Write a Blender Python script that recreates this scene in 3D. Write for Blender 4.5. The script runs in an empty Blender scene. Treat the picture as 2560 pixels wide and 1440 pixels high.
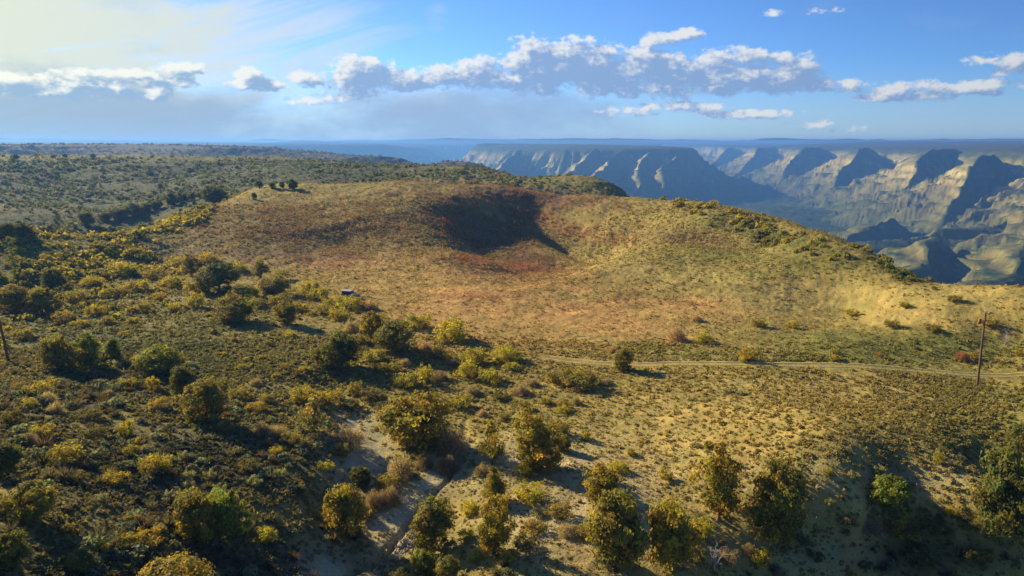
import bpy, math, random
import numpy as np
R = math.radians
scene = bpy.context.scene

# ------------------------------------------------------------------ camera, sky, sun, exposure
F = 1730.0                                   # focal length in photograph pixels (2560 wide)
PITCH = math.atan(365.0 / F)
SUN_HEAD, SUN_EL = R(-52), R(23)             # heading clockwise from the view direction (+Y)

cam_d = bpy.data.cameras.new("camera")
cam = bpy.data.objects.new("camera", cam_d)
scene.collection.objects.link(cam)
cam.location = (0, 0, 0)
cam.rotation_euler = (math.pi / 2 - PITCH, 0, 0)
cam_d.sensor_width = 36
cam_d.lens = 36 * F / 2560.0
cam_d.clip_start = 0.5
cam_d.clip_end = 120000
scene.camera = cam

scene.view_settings.view_transform = 'Standard'
scene.view_settings.look = 'None'
scene.view_settings.exposure = 1.0
scene.view_settings.gamma = 1
scene.view_settings.use_curve_mapping = False
scene.cycles.volume_bounces = 0
scene.cycles.max_bounces = 5
scene.cycles.diffuse_bounces = 2
scene.cycles.transparent_max_bounces = 8

sun_d = bpy.data.lights.new("sun", 'SUN')
sun_d.energy = 4.8
sun_d.angle = R(0.6)
sun_d.color = (1.0, 0.81, 0.50)
sun = bpy.data.objects.new("sun", sun_d)
scene.collection.objects.link(sun)
SUNV = (math.sin(SUN_HEAD) * math.cos(SUN_EL), math.cos(SUN_HEAD) * math.cos(SUN_EL), math.sin(SUN_EL))
from mathutils import Vector
sun.rotation_euler = Vector(SUNV).to_track_quat('Z', 'Y').to_euler()
sun.location = (-300, 200, 300)


class NT:
    """small node-tree helper"""
    def __init__(self, tree):
        self.t = tree; self.n = tree.nodes; self.l = tree.links

    def put(self, sock, v):
        if isinstance(v, bpy.types.NodeSocket):
            self.l.new(v, sock)
        elif v is not None:
            if hasattr(sock.default_value, '__len__') and not hasattr(v, '__len__'):
                v = [v] * len(sock.default_value)
            if hasattr(sock.default_value, '__len__') and len(sock.default_value) == 4 and len(v) == 3:
                v = (*v, 1)
            sock.default_value = v

    def m(self, op, a, b=None, c=None, clamp=False):
        n = self.n.new('ShaderNodeMath'); n.operation = op; n.use_clamp = clamp
        for i, v in enumerate((a, b, c)):
            if v is not None: self.put(n.inputs[i], v)
        return n.outputs[0]

    def vm(self, op, a, b=None):
        n = self.n.new('ShaderNodeVectorMath'); n.operation = op
        self.put(n.inputs[0], a)
        if b is not None: self.put(n.inputs[1], b)
        return n.outputs[1] if op in ('DOT_PRODUCT', 'LENGTH', 'DISTANCE') else n.outputs[0]

    def noise(self, vec, scale, detail=4, rough=0.55, dist=0.0):
        n = self.n.new('ShaderNodeTexNoise')
        self.put(n.inputs['Vector'], vec)
        n.inputs['Scale'].default_value = scale; n.inputs['Detail'].default_value = detail
        n.inputs['Roughness'].default_value = rough; n.inputs['Distortion'].default_value = dist
        return n.outputs[0]

    def mix(self, f, a, b, mode='MIX'):
        n = self.n.new('ShaderNodeMix'); n.data_type = 'RGBA'; n.blend_type = mode
        self.put(n.inputs[0], f); self.put(n.inputs[6], a); self.put(n.inputs[7], b)
        return n.outputs[2]

    def ss(self, v, lo, hi, a=0.0, b=1.0):
        n = self.n.new('ShaderNodeMapRange'); n.interpolation_type = 'SMOOTHSTEP'
        self.put(n.inputs[0], v)
        for i, q in enumerate((lo, hi, a, b)): self.put(n.inputs[i + 1], q)
        return n.outputs[0]

    def comb(self, x, y, z=0.0):
        n = self.n.new('ShaderNodeCombineXYZ')
        for i, v in enumerate((x, y, z)): self.put(n.inputs[i], v)
        return n.outputs[0]


def ray(u, v):
    """photograph pixel -> (heading, slope) of its line of sight"""
    x = (u - 1280.0) / F; y = (720.0 - v) / F
    dy = math.cos(PITCH) + y * math.sin(PITCH); dz = -math.sin(PITCH) + y * math.cos(PITCH)
    return math.atan2(x, dy), dz / math.hypot(x, dy)


# ---- world: Nishita sky with procedural clouds laid out by azimuth and elevation
world = bpy.data.worlds.new("World"); scene.world = world
world.use_nodes = True
world.cycles.sampling_method = 'MANUAL'; world.cycles.sample_map_resolution = 512
W = NT(world.node_tree); W.n.clear()
geo = W.n.new('ShaderNodeTexCoord')
sky = W.n.new('ShaderNodeTexSky'); sky.sky_type = 'NISHITA'; sky.sun_disc = False
sky.sun_elevation = SUN_EL; sky.sun_rotation = SUN_HEAD
sky.altitude = 2400; sky.air_density = 1.0; sky.dust_density = 1.0; sky.ozone_density = 1.5
SKY_STRENGTH = 0.12
sep = W.n.new('ShaderNodeSeparateXYZ'); W.l.new(geo.outputs['Generated'], sep.inputs[0])
dx, dy, dz = sep.outputs
az = W.m('ARCTAN2', dx, dy)
hyp = W.m('SQRT', W.m('ADD', W.m('MULTIPLY', dx, dx), W.m('MULTIPLY', dy, dy)))
el = W.m('ARCTAN2', dz, hyp)
P = W.comb(az, el, 0.0)


GROW = 1.2


def blob_field(N, vec, blobs, flat=False):
    out = None
    for (u, v, ru, rv, s) in blobs:
        a, e = ray(u, v); e = math.atan(e)
        k = 1.0 / F
        d = N.vm('MULTIPLY', N.vm('SUBTRACT', vec, (a, e, 0)), (1 / (ru * k * GROW), 1 / (rv * k * GROW), 0))
        if flat:
            sx = N.n.new('ShaderNodeSeparateXYZ'); N.l.new(d, sx.inputs[0])
            yy = N.m('MAXIMUM', sx.outputs[1], N.m('MULTIPLY', sx.outputs[1], -1.7))
            d = N.comb(sx.outputs[0], yy, 0.0)
        q = N.m('MULTIPLY', N.m('SUBTRACT', 1.0, N.vm('DOT_PRODUCT', d, d)), s)
        out = q if out is None else N.m('SMOOTH_MAX', out, q, 0.25)
    return N.m('MAXIMUM', out, -1.6)


CUMULUS = [  # photograph position, half sizes, strength
    (905, 190, 75, 45, 1), (890, 205, 60, 20, .8), (1000, 200, 110, 24, .9), (1110, 190, 70, 26, .9), (1195, 180, 55, 34, 1),
    (1345, 165, 85, 60, 1.1), (1435, 165, 110, 55, 1.1), (1500, 190, 90, 45, 1), (1300, 200, 120, 24, .9),
    (1620, 165, 80, 38, 1), (1690, 190, 110, 42, 1), (1610, 215, 80, 24, .8),
    (1800, 155, 90, 26, .7), (1900, 143, 80, 14, .7), (1830, 200, 120, 34, 1), (1960, 190, 80, 38, .95), (2030, 215, 120, 14, .6),
    (1660, 100, 55, 16, .75), (1710, 88, 40, 12, .65), (1935, 32, 22, 8, .4), (2060, 26, 26, 6, .3),
    (2190, 244, 50, 9, .6), (2300, 228, 90, 18, .75), (2430, 220, 80, 14, .65), (2540, 158, 70, 18, .65),
    (1730, 268, 80, 13, .5), (1860, 285, 90, 9, .4), (2020, 310, 40, 7, .35), (2130, 326, 36, 8, .4), (1590, 275, 70, 12, .35),
    (30, 200, 80, 18, .9), (110, 222, 90, 16, .8), (210, 222, 60, 22, .9), (300, 222, 50, 20, .9), (390, 225, 40, 20, .8),
    (250, 182, 70, 10, .6), (360, 190, 60, 12, .7), (440, 172, 50, 14, .7), (420, 205, 50, 12, .6),
    (622, 185, 28, 16, .8), (650, 212, 60, 14, .8), (780, 200, 45, 16, .75), (735, 195, 30, 9, .5),
    (790, 250, 60, 10, .5), (870, 245, 90, 10, .45),
]


def cumulus(vec):
    # billow noise in a slightly flattened space, warped
    w = W.noise(W.vm('MULTIPLY', vec, (1, 1.5, 1)), 30, 5, 0.62)
    w2 = W.noise(W.vm('MULTIPLY', W.vm('ADD', vec, (3.1, 1.7, 0)), (1, 1.3, 1)), 90, 5, 0.6)
    base = blob_field(W, vec, CUMULUS)
    d = W.m('ADD', base, W.m('MULTIPLY', W.m('SUBTRACT', w, 0.5), 2.9))
    return W.m('ADD', d, W.m('MULTIPLY', W.m('SUBTRACT', w2, 0.5), 1.35))


d0 = cumulus(P)
d1 = cumulus(W.vm('ADD', P, (-0.012, 0.010, 0)))
alpha_c = W.ss(d0, -0.10, 0.55)
lit = W.ss(W.m('ADD', W.m('SUBTRACT', d0, d1), W.m('MULTIPLY', W.m('SUBTRACT', 0.7, d0), 0.5)), -0.10, 0.95)
# angle to the sun
cs = W.vm('DOT_PRODUCT', geo.outputs['Generated'], SUNV)
glow = W.m('POWER', W.m('MAXIMUM', cs, 0.0), 7.0)
glow2 = W.m('POWER', W.m('MAXIMUM', cs, 0.0), 22.0)
K = 0.50 / SKY_STRENGTH
cl_dark = W.mix(glow, [c * K for c in (0.27, 0.43, 0.72)], [c * K for c in (0.42, 0.60, 0.66)])
cl_lite = W.mix(glow, [c * K for c in (0.82, 0.86, 0.90)], [c * K for c in (1.15, 1.15, 0.90)])
cl_col = W.mix(lit, cl_dark, cl_lite)
# high thin cirrus, streaked, thick to the left
rot = W.n.new('ShaderNodeVectorRotate'); rot.rotation_type = 'Z_AXIS'; rot.inputs['Angle'].default_value = R(-14)
W.l.new(P, rot.inputs[0])
ci_n = W.noise(W.vm('MULTIPLY', rot.outputs[0], (1.0, 6.0, 1)), 4.0, 8, 0.64, 0.9)
ci_mask = W.m('MAXIMUM', blob_field(W, P, [(60, 130, 640, 190, 1.3), (620, 70, 420, 110, .75), (420, 270, 480, 90, .75), (1090, 30, 40, 60, .5),
                                           (680, 140, 70, 22, .4), (1000, 260, 420, 50, .75), (1200, 345, 420, 24, .7), (1500, 330, 300, 30, .5)]), 0.0)
ci_mask = W.m('ADD', ci_mask, 0.02)
alpha_ci = W.ss(W.m('MULTIPLY', ci_n, W.m('ADD', 0.25, ci_mask)), 0.26, 0.72, 0.0, 0.95)
ci_col = W.mix(glow, [c * K for c in (0.62, 0.72, 0.85)], [c * K for c in (0.92, 0.93, 0.52)])
# low grey-blue rain sheets
rn = W.noise(W.vm('MULTIPLY', P, (1, 2.2, 1)), 9, 5, 0.6)
rain = W.m('MAXIMUM', blob_field(W, P, [(1180, 290, 420, 85, 1.2), (1400, 270, 260, 60, .8), (60, 315, 620, 105, 1.5), (560, 310, 320, 60, .9), (1020, 215, 180, 30, .4), (1560, 220, 300, 40, .5)]), 0.0)
alpha_r = W.ss(W.m('ADD', rain, W.m('MULTIPLY', W.m('SUBTRACT', rn, 0.5), 2.2)), 0.0, 1.3, 0.0, 0.85)
rain_col = W.mix(glow, [c * K for c in (0.30, 0.45, 0.70)], [c * K for c in (0.36, 0.50, 0.56)])
skyc = W.mix(1.0, sky.outputs[0], (0.32, 0.49, 0.74, 1), 'MULTIPLY')
side = W.ss(cs, -0.15, 0.75, 0.66, 1.0)
skyc = W.mix(1.0, skyc, W.comb(side, W.m('POWER', side, 0.8), W.m('POWER', side, 0.7)), 'MULTIPLY')
c = W.mix(alpha_ci, skyc, ci_col)
c = W.mix(W.ss(el, 0.10, -0.01, 0.0, 0.62), c, W.mix(glow, [q * K for q in (0.42, 0.53, 0.66)], [q * K for q in (0.62, 0.74, 0.72)]))
c = W.mix(alpha_r, c, rain_col)
c = W.mix(alpha_c, c, W.mix(1.0, cl_col, W.comb(W.m('POWER', side, 0.6), W.m('POWER', side, 0.6), W.m('POWER', side, 0.6)), 'MULTIPLY'))
bg = W.n.new('ShaderNodeBackground'); bg.inputs[1].default_value = SKY_STRENGTH
W.l.new(c, bg.inputs[0])
wo = W.n.new('ShaderNodeOutputWorld'); W.l.new(bg.outputs[0], wo.inputs[0])

# ------------------------------------------------------------------ numeric helpers
rng = np.random.default_rng(7)
_perm = np.random.default_rng(3).random((256, 256)).astype(np.float64)


def vnoise(x, y):
    xi = np.floor(x).astype(np.int64); yi = np.floor(y).astype(np.int64)
    fx = x - xi; fy = y - yi
    fx = fx * fx * fx * (fx * (fx * 6 - 15) + 10); fy = fy * fy * fy * (fy * (fy * 6 - 15) + 10)
    a = _perm[xi & 255, yi & 255]; b = _perm[(xi + 1) & 255, yi & 255]
    c_ = _perm[xi & 255, (yi + 1) & 255]; d = _perm[(xi + 1) & 255, (yi + 1) & 255]
    return (a * (1 - fx) + b * fx) * (1 - fy) + (c_ * (1 - fx) + d * fx) * fy


def fbm(x, y, scale, octs=4, gain=0.5, seed=0.0):
    s = 0; a = 1; t = 0
    x = x / scale + seed * 17.3; y = y / scale + seed * 9.1
    for k in range(octs):
        s = s + a * (vnoise(x, y) - 0.5); t += a
        x, y = x * 1.63 + y * 1.13 + 5.2, y * 1.63 - x * 1.13 + 1.3
        a *= gain
    return s / t * 2


def seg_dist(x, y, poly):
    """distance to a polyline, index-parameter along it, signed side of the nearest segment"""
    best = np.full(x.shape, 1e18); tt = np.zeros(x.shape); side = np.zeros(x.shape)
    for i in range(len(poly) - 1):
        ax, ay = poly[i][0], poly[i][1]; bx, by = poly[i + 1][0], poly[i + 1][1]
        vx, vy = bx - ax, by - ay; L = vx * vx + vy * vy
        t = np.clip(((x - ax) * vx + (y - ay) * vy) / L, 0, 1)
        ex = x - ax - t * vx; ey = y - ay - t * vy
        d = ex * ex + ey * ey
        m = d < best
        best = np.where(m, d, best); tt = np.where(m, i + t, tt)
        side = np.where(m, np.sign(vx * ey - vy * ex), side)
    return np.sqrt(best), tt, side


def project(x, y, z):
    """world point -> photograph pixel"""
    cp, sp = math.cos(PITCH), math.sin(PITCH)
    dep = y * cp - z * sp; up = y * sp + z * cp
    dep = np.where(dep < 1, 1, dep)
    return 1280 + F * x / dep, 720 - F * up / dep


def PW(u, r, v=700):
    th, _ = ray(u, v)
    return (r * math.sin(th), r * math.cos(th))


# ------------------------------------------------------------------ near ground: heights
CP = []                                       # (heading, ln r, z)


def cz(u, v, z):
    th, e = ray(u, v); CP.append((th, math.log(z / e), z))


def cr(u, v, r):
    th, e = ray(u, v); CP.append((th, math.log(r), e * r))


def ch(u, r, z):
    th, e = ray(u, 600); CP.append((th, math.log(r), z))


for a in [(-400, 1440, -21), (0, 1440, -24.5), (500, 1440, -31.5), (960, 1440, -37.5), (1280, 1440, -36.5), (1700, 1440, -37), (2150, 1440, -42.5), (2150, 1330, -38.3), (2560, 1440, -44.5), (2560, 1350, -38.8),
          (3000, 1440, -44.5), (-400, 1200, -22.5), (0, 1200, -26), (400, 1200, -30.8), (750, 1200, -34.3), (960, 1200, -37), (1200, 1200, -36.6), (1700, 1200, -36.5),
          (2200, 1280, -37.2), (2560, 1300, -37.5), (3000, 1250, -37), (0, 1000, -28.5), (400, 1000, -32.3), (800, 1000, -36), (1200, 1000, -37), (1700, 1000, -36.1),
          (2100, 1000, -36), (2560, 1000, -36.5), (3000, 1000, -36.5), (-400, 900, -30), (0, 850, -32), (400, 850, -34.2), (800, 850, -36), (1200, 850, -37), (1700, 850, -37),
          (2100, 850, -37), (2560, 850, -37.5), (-400, 720, -32), (0, 720, -33.4), (400, 720, -35.2), (800, 730, -36.8), (1200, 730, -37.4), (1700, 770, -38), (2100, 760, -38),
          (400, 650, -36), (1000, 665, -37), (1280, 690, -37.2), (1600, 745, -37.8), (750, 655, -36.5), (1900, 785, -38)]:
    cz(*a)
for u_ in (-400, 500, 1280, 2000, 3000):
    ch(u_, 18, -38); ch(u_, 34, -38.6 if u_ > 900 else -31)
for a in [(0, 592, 275), (300, 590, 272), (300, 560, 420), (300, 480, 560), (300, 400, 800), (300, 392, 950),
          (0, 560, 400), (0, 480, 540), (0, 420, 700), (0, 394, 900), (-400, 600, 270), (-400, 480, 540), (-400, 390, 900),
          (150, 600, 262), (450, 545, 310), (560, 505, 340), (560, 490, 430), (560, 440, 600), (560, 400, 800), (560, 395, 950),
          (620, 600, 245), (750, 560, 267), (750, 500, 310), (750, 455, 360), (640, 468, 370), (750, 440, 560), (750, 403, 820), (750, 398, 950),
          (1000, 560, 255), (1000, 500, 298), (1000, 452, 345), (1000, 437, 560), (1000, 418, 700),
          (1280, 600, 235), (1280, 520, 298), (1280, 467, 350), (1280, 446, 560), (1280, 443, 620),
          (1450, 458, 540), (1560, 477, 500), (1450, 540, 275), (1450, 480, 340),
          (1600, 620, 213), (1600, 540, 272), (1600, 491, 330), (1750, 500, 310),
          (1900, 680, 193), (1900, 600, 232), (1900, 526, 280), (2000, 556, 262), (2100, 603, 240), (2100, 680, 194),
          (2220, 657, 212), (2330, 705, 192), (2450, 711, 188), (2560, 713, 187), (3000, 716, 185),
          (0, 363, 1900), (-400, 362, 1900), (450, 366, 1900), (700, 373, 1800), (850, 385, 1700), (1000, 390, 1600), (1100, 401, 1500), (1240, 440, 1300),
          ]:
    cr(*a)
for a in [(300, 330, -50), (0, 335, -50), (-400, 335, -50), (450, 360, -44), (150, 330, -50), (750, 440, -33), (1000, 430, -31), (1280, 430, -33),
          (0, 1150, -46), (300, 1150, -46), (560, 1150, -48), (750, 1150, -52), (1000, 950, -70), (-400, 1150, -46),
          (0, 2300, -12), (450, 2300, -12), (-400, 2300, -12), (800, 2300, -60), (1100, 2000, -150), (1000, 1300, -90), (850, 1350, -70),
          (1130, 1150, -130), (1280, 780, -100), (1280, 1100, -260), (1450, 420, -44), (1450, 640, -90), (1450, 900, -240), (1560, 400, -42), (1560, 590, -85),
          (1600, 800, -230), (1750, 370, -52), (1750, 500, -130), (1900, 325, -45), (1900, 430, -120), (1900, 700, -300),
          (2000, 300, -46), (2100, 275, -52), (2100, 380, -130), (2220, 250, -58), (2330, 225, -56), (2330, 330, -140), (2330, 600, -300),
          (2560, 222, -56), (2560, 330, -140), (2560, 600, -310), (3000, 220, -56), (3000, 330, -140), (3000, 600, -310),
          (1400, 1500, -330), (2000, 1200, -400), (2560, 1200, -400), (1300, 2300, -380), (2000, 2300, -420), (3000, 2300, -420)]:
    ch(*a)
CPa = np.array(CP)
KTH = 1.6
_X = np.stack([CPa[:, 0] * KTH, CPa[:, 1]], 1)


def _tps(d2):
    return 0.5 * d2 * np.log(d2 + 1e-12)


_n = len(_X)
_A = np.zeros((_n + 3, _n + 3))
_A[:_n, :_n] = _tps(((_X[:, None] - _X[None]) ** 2).sum(-1)) + np.eye(_n) * 2e-4
_A[:_n, _n] = 1; _A[:_n, _n + 1:] = _X; _A[_n, :_n] = 1; _A[_n + 1:, :_n] = _X.T
_W = np.linalg.solve(_A, np.concatenate([CPa[:, 2], np.zeros(3)]))


def ptz(u, v, z):                            # pixel on a plane at height z -> world xy
    th, e = ray(u, v); r = z / e
    return (r * math.sin(th), r * math.cos(th))


def ptr(u, v, r):
    th, e = ray(u, v)
    return (r * math.sin(th), r * math.cos(th))


GULLY = [ptz(*a) for a in [(900, 1560, -37), (930, 1440, -38), (1010, 1330, -38), (1085, 1235, -37.5), (1170, 1120, -37.5), (1215, 1010, -37.3), (1290, 930, -37), (1340, 880, -37)]]
SIDEG = [ptz(*a) for a in [(830, 1250, -35.5), (900, 1160, -36), (960, 1090, -36), (900, 1020, -36), (820, 940, -36)]]
DRAWS = [  # polyline, depth, width to the sun side, width to the far side
    ([ptr(1165, 490, 312), ptr(1245, 562, 266), ptr(1350, 640, 219), ptr(1490, 700, 192)], 10.5, 20, 62),
    ([ptr(1200, 478, 338), ptr(1350, 508, 308), ptr(1490, 560, 262), ptr(1635, 620, 220)], 9.5, 11, 26),
    ([ptr(1700, 560, 262), ptr(1850, 590, 240), ptr(1960, 640, 215)], 3.0, 12, 30),
    ([ptr(800, 560, 262), ptr(930, 600, 238), ptr(1020, 640, 214)], 3.5, 14, 40),
    ([ptr(560, 372, 1820), ptr(620, 385, 1560), ptr(680, 392, 1400)], 26, 90, 190),
    ([ptr(880, 388, 1620), ptr(960, 400, 1480), ptr(1060, 415, 1360)], 24, 70, 200),
    ([ptr(60, 366, 1880), ptr(120, 376, 1600)], 20, 90, 160),
    ([ptr(60, 420, 720), ptr(160, 480, 560), ptr(300, 540, 450)], 7, 40, 80),
    ([ptr(380, 420, 720), ptr(520, 450, 600)], 4, 30, 60),
]


TRACK = [ptz(u_, v_, -37.0) for u_, v_ in [(1360, 890), (1420, 898), (1490, 906), (1600, 913), (1750, 914), (1900, 915), (2050, 914), (2200, 912), (2350, 910), (2640, 911), (2800, 913)]]


def ground_z(x, y, detail=True):
    x = np.atleast_1d(np.asarray(x, float)); y = np.atleast_1d(np.asarray(y, float))
    sh = x.shape; x = x.ravel(); y = y.ravel()
    r = np.hypot(x, y); th = np.arctan2(x, y)
    z = np.zeros(x.shape)
    qx = th * KTH; qy = np.log(r)
    for s in range(0, len(x), 40000):
        a = qx[s:s + 40000, None] - _X[None, :, 0]; b = qy[s:s + 40000, None] - _X[None, :, 1]
        z[s:s + 40000] = _tps(a * a + b * b) @ _W[:_n]
    z += _W[_n] + _W[_n + 1] * qx + _W[_n + 2] * qy
    wx = fbm(x, y, 26, 2, seed=5) * 5; wy = fbm(x, y, 26, 2, seed=6) * 5
    near = r < 170
    gx = fbm(x, y, 9, 3, seed=8) * 2.6; gy = fbm(x, y, 9, 3, seed=9) * 2.6
    d, t, sd = seg_dist(x + gx, y + gy, GULLY)
    taper = np.clip((len(GULLY) - 2.6 - t) / 2.6, 0.0, 1)
    z -= np.where(near, taper * (1.3 * np.exp(-(d / 6.5) ** 2) + 0.55 * np.exp(-(d / 0.42) ** 2)), 0)
    d, t, sd = seg_dist(x + wx * .3, y + wy * .3, SIDEG)
    z -= np.where(near, 1.3 * np.exp(-(d / 4.0) ** 2), 0)
    for pl, dep, w0, w1 in DRAWS:
        k = max(1, w0 / 17)
        dd, t, sd = seg_dist(x + wx * k, y + wy * k, pl)
        n = len(pl) - 1
        tap = np.clip(t / n * 4, 0, 1) * np.clip((n - t) / n * 2.4, 0, 1)
        wid = np.where(sd < 0, w0, w1)            # steep bank on the left (sun) side
        z -= dep * tap * np.exp(-(dd / wid) ** 2)
    if detail:
        dt = seg_dist(x, y, TRACK)[0]; flat = 1 - .9 * np.exp(-(dt / 2.2) ** 4)
        amp = np.clip(r / 300, 0.3, 3.0)
        z += fbm(x, y, 60, 4, seed=1) * 0.9 * amp
        z += fbm(x, y, 7, 4, 0.55, seed=2) * 0.28 * np.clip(r / 150, .6, 4) * flat
        z += fbm(x, y, 1.3, 3, 0.6, seed=3) * 0.10 * np.clip(r / 100, 1, 6) * flat
    return z.reshape(sh)


def hit(u, v, rmin=30, rmax=2200):
    """first place where the line of sight through a photograph pixel meets the ground"""
    th, e = ray(u, v)
    rr = np.exp(np.linspace(math.log(rmin), math.log(rmax), 700))
    zz = ground_z(rr * math.sin(th), rr * math.cos(th))
    f = zz - e * rr
    k = np.argmax(f > 0) if (f > 0).any() else len(rr) - 1
    if k > 0:
        a, b = f[k - 1], f[k]; t = a / (a - b) if a != b else 0
        r = rr[k - 1] + (rr[k] - rr[k - 1]) * min(max(t, 0), 1)
    else:
        r = rr[0]
    return r * math.sin(th), r * math.cos(th), r


# ------------------------------------------------------------------ mesh and material helpers
C = scene.collection


def make_mesh(name, verts, faces, mats=None, smooth=False, cols=None, fcols=None):
    """verts (n,3), faces (m,k) int array; cols per-vertex colours (n,3); fcols per-face colours"""
    verts = np.asarray(verts, np.float32); faces = np.asarray(faces, np.int32)
    me = bpy.data.meshes.new(name)
    k = faces.shape[1]
    me.vertices.add(len(verts)); me.vertices.foreach_set('co', verts.ravel())
    me.loops.add(faces.size); me.loops.foreach_set('vertex_index', faces.ravel())
    me.polygons.add(len(faces))
    me.polygons.foreach_set('loop_start', np.arange(0, faces.size, k, dtype=np.int32))
    if smooth: me.polygons.foreach_set('use_smooth', np.ones(len(faces), bool))
    if cols is not None:
        at = me.color_attributes.new('tint', 'FLOAT_COLOR', 'POINT')
        c4 = np.ones((len(verts), 4), np.float32); c4[:, :3] = cols
        at.data.foreach_set('color', c4.ravel())
    me.update(calc_edges=True)
    if mats: me.materials.append(mats)
    return me


def link(name, me, parent=None, loc=(0, 0, 0), rz=0.0, sc=(1, 1, 1)):
    o = bpy.data.objects.new(name, me); C.objects.link(o)
    o.location = loc; o.rotation_euler = (0, 0, rz); o.scale = sc
    if parent: o.parent = parent
    return o


def tag(o, label=None, cat=None, group=None, kind=None):
    if label: o['label'] = label
    if cat: o['category'] = cat
    if group: o['group'] = group
    if kind: o['kind'] = kind
    return o


def mat_new(name):
    m = bpy.data.materials.new(name); m.use_nodes = True
    N = NT(m.node_tree)
    b = m.node_tree.nodes['Principled BSDF']
    return m, N, b


def attr(N, name='tint'):
    a = N.n.new('ShaderNodeAttribute'); a.attribute_name = name
    return a.outputs['Color']


def leaf_mat(name, transl=0.48):
    m, N, b = mat_new(name)
    tc = N.n.new('ShaderNodeNewGeometry')
    col = attr(N)
    nz = N.noise(tc.outputs['Position'], 1.7, 3)
    col = N.mix(N.ss(nz, 0.3, 0.7), N.mix(1, col, (0.78, 0.80, 0.72), 'MULTIPLY'), N.mix(1, col, (1.25, 1.2, 1.1), 'MULTIPLY'))
    N.put(b.inputs['Base Color'], col); b.inputs['Roughness'].default_value = 0.75
    b.inputs['Specular IOR Level'].default_value = 0.32
    tr = N.n.new('ShaderNodeBsdfTranslucent'); N.put(tr.inputs[0], N.mix(1, col, (1.25, 1.15, 0.6), 'MULTIPLY'))
    mx = N.n.new('ShaderNodeMixShader'); mx.inputs[0].default_value = transl
    N.l.new(b.outputs[0], mx.inputs[1]); N.l.new(tr.outputs[0], mx.inputs[2])
    N.l.new(mx.outputs[0], N.n['Material Output'].inputs[0])
    return m


def plain_mat(name, col, rough=0.8, var=0.25, scale=3.0, metallic=0.0):
    m, N, b = mat_new(name)
    tc = N.n.new('ShaderNodeTexCoord')
    nz = N.noise(tc.outputs['Object'], scale, 5, 0.6)
    c_ = N.mix(nz, [x * (1 - var) for x in col], [min(1, x * (1 + var)) for x in col])
    N.put(b.inputs['Base Color'], c_); b.inputs['Roughness'].default_value = rough
    b.inputs['Metallic'].default_value = metallic
    return m


M_leaf = leaf_mat('foliage')
M_bark = plain_mat('bark', (0.16, 0.11, 0.075), 0.9, 0.4, 6)
M_dead = plain_mat('weathered_wood', (0.34, 0.29, 0.29), 0.85, 0.35, 5)
M_burnt = plain_mat('burnt_wood', (0.13, 0.09, 0.075), 0.9, 0.4, 2)
M_pole = plain_mat('pole_wood', (0.13, 0.075, 0.04), 0.85, 0.35, 2)

# ground material: zone colour on the mesh, broken up by several scales of noise
M_ground, N, b = mat_new('ground')
g = N.n.new('ShaderNodeNewGeometry'); pos = g.outputs['Position']
zc = attr(N)
n1 = N.noise(pos, 0.22, 6, 0.62); n2 = N.noise(pos, 1.1, 5, 0.65); n3 = N.noise(pos, 4.5, 4, 0.6); n4 = N.noise(pos, 0.045, 4, 0.6)
c_ = N.mix(N.ss(n1, 0.35, 0.68), N.mix(1, zc, (0.72, 0.80, 0.74), 'MULTIPLY'), N.mix(1, zc, (1.22, 1.14, 1.02), 'MULTIPLY'))
c_ = N.mix(N.ss(n2, 0.47, 0.70, 0, 0.42), c_, N.mix(1, zc, (0.42, 0.50, 0.42), 'MULTIPLY'))
c_ = N.mix(N.ss(n3, 0.35, 0.75, 0, 0.45), c_, N.mix(1, zc, (1.45, 1.35, 1.2), 'MULTIPLY'))
c_ = N.mix(N.ss(n4, 0.35, 0.7, 0, 0.35), c_, N.mix(1, zc, (0.75, 0.95, 0.70), 'MULTIPLY'))
N.put(b.inputs['Base Color'], c_); b.inputs['Roughness'].default_value = 0.95
b.inputs['Specular IOR Level'].default_value = 0.1
bp = N.n.new('ShaderNodeBump'); bp.inputs['Strength'].default_value = 0.8; bp.inputs['Distance'].default_value = 0.25
N.l.new(N.m('ADD', n2, N.m('MULTIPLY', n3, 0.5)), bp.inputs['Height']); N.l.new(bp.outputs[0], b.inputs['Normal'])

# ------------------------------------------------------------------ zone colours
def G(u, v, cu, cv, ru, rv, tilt=0.0):
    a = (u - cu); bb = (v - cv) - tilt * a
    return np.exp(-((a / ru) ** 2 + (bb / rv) ** 2))


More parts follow.
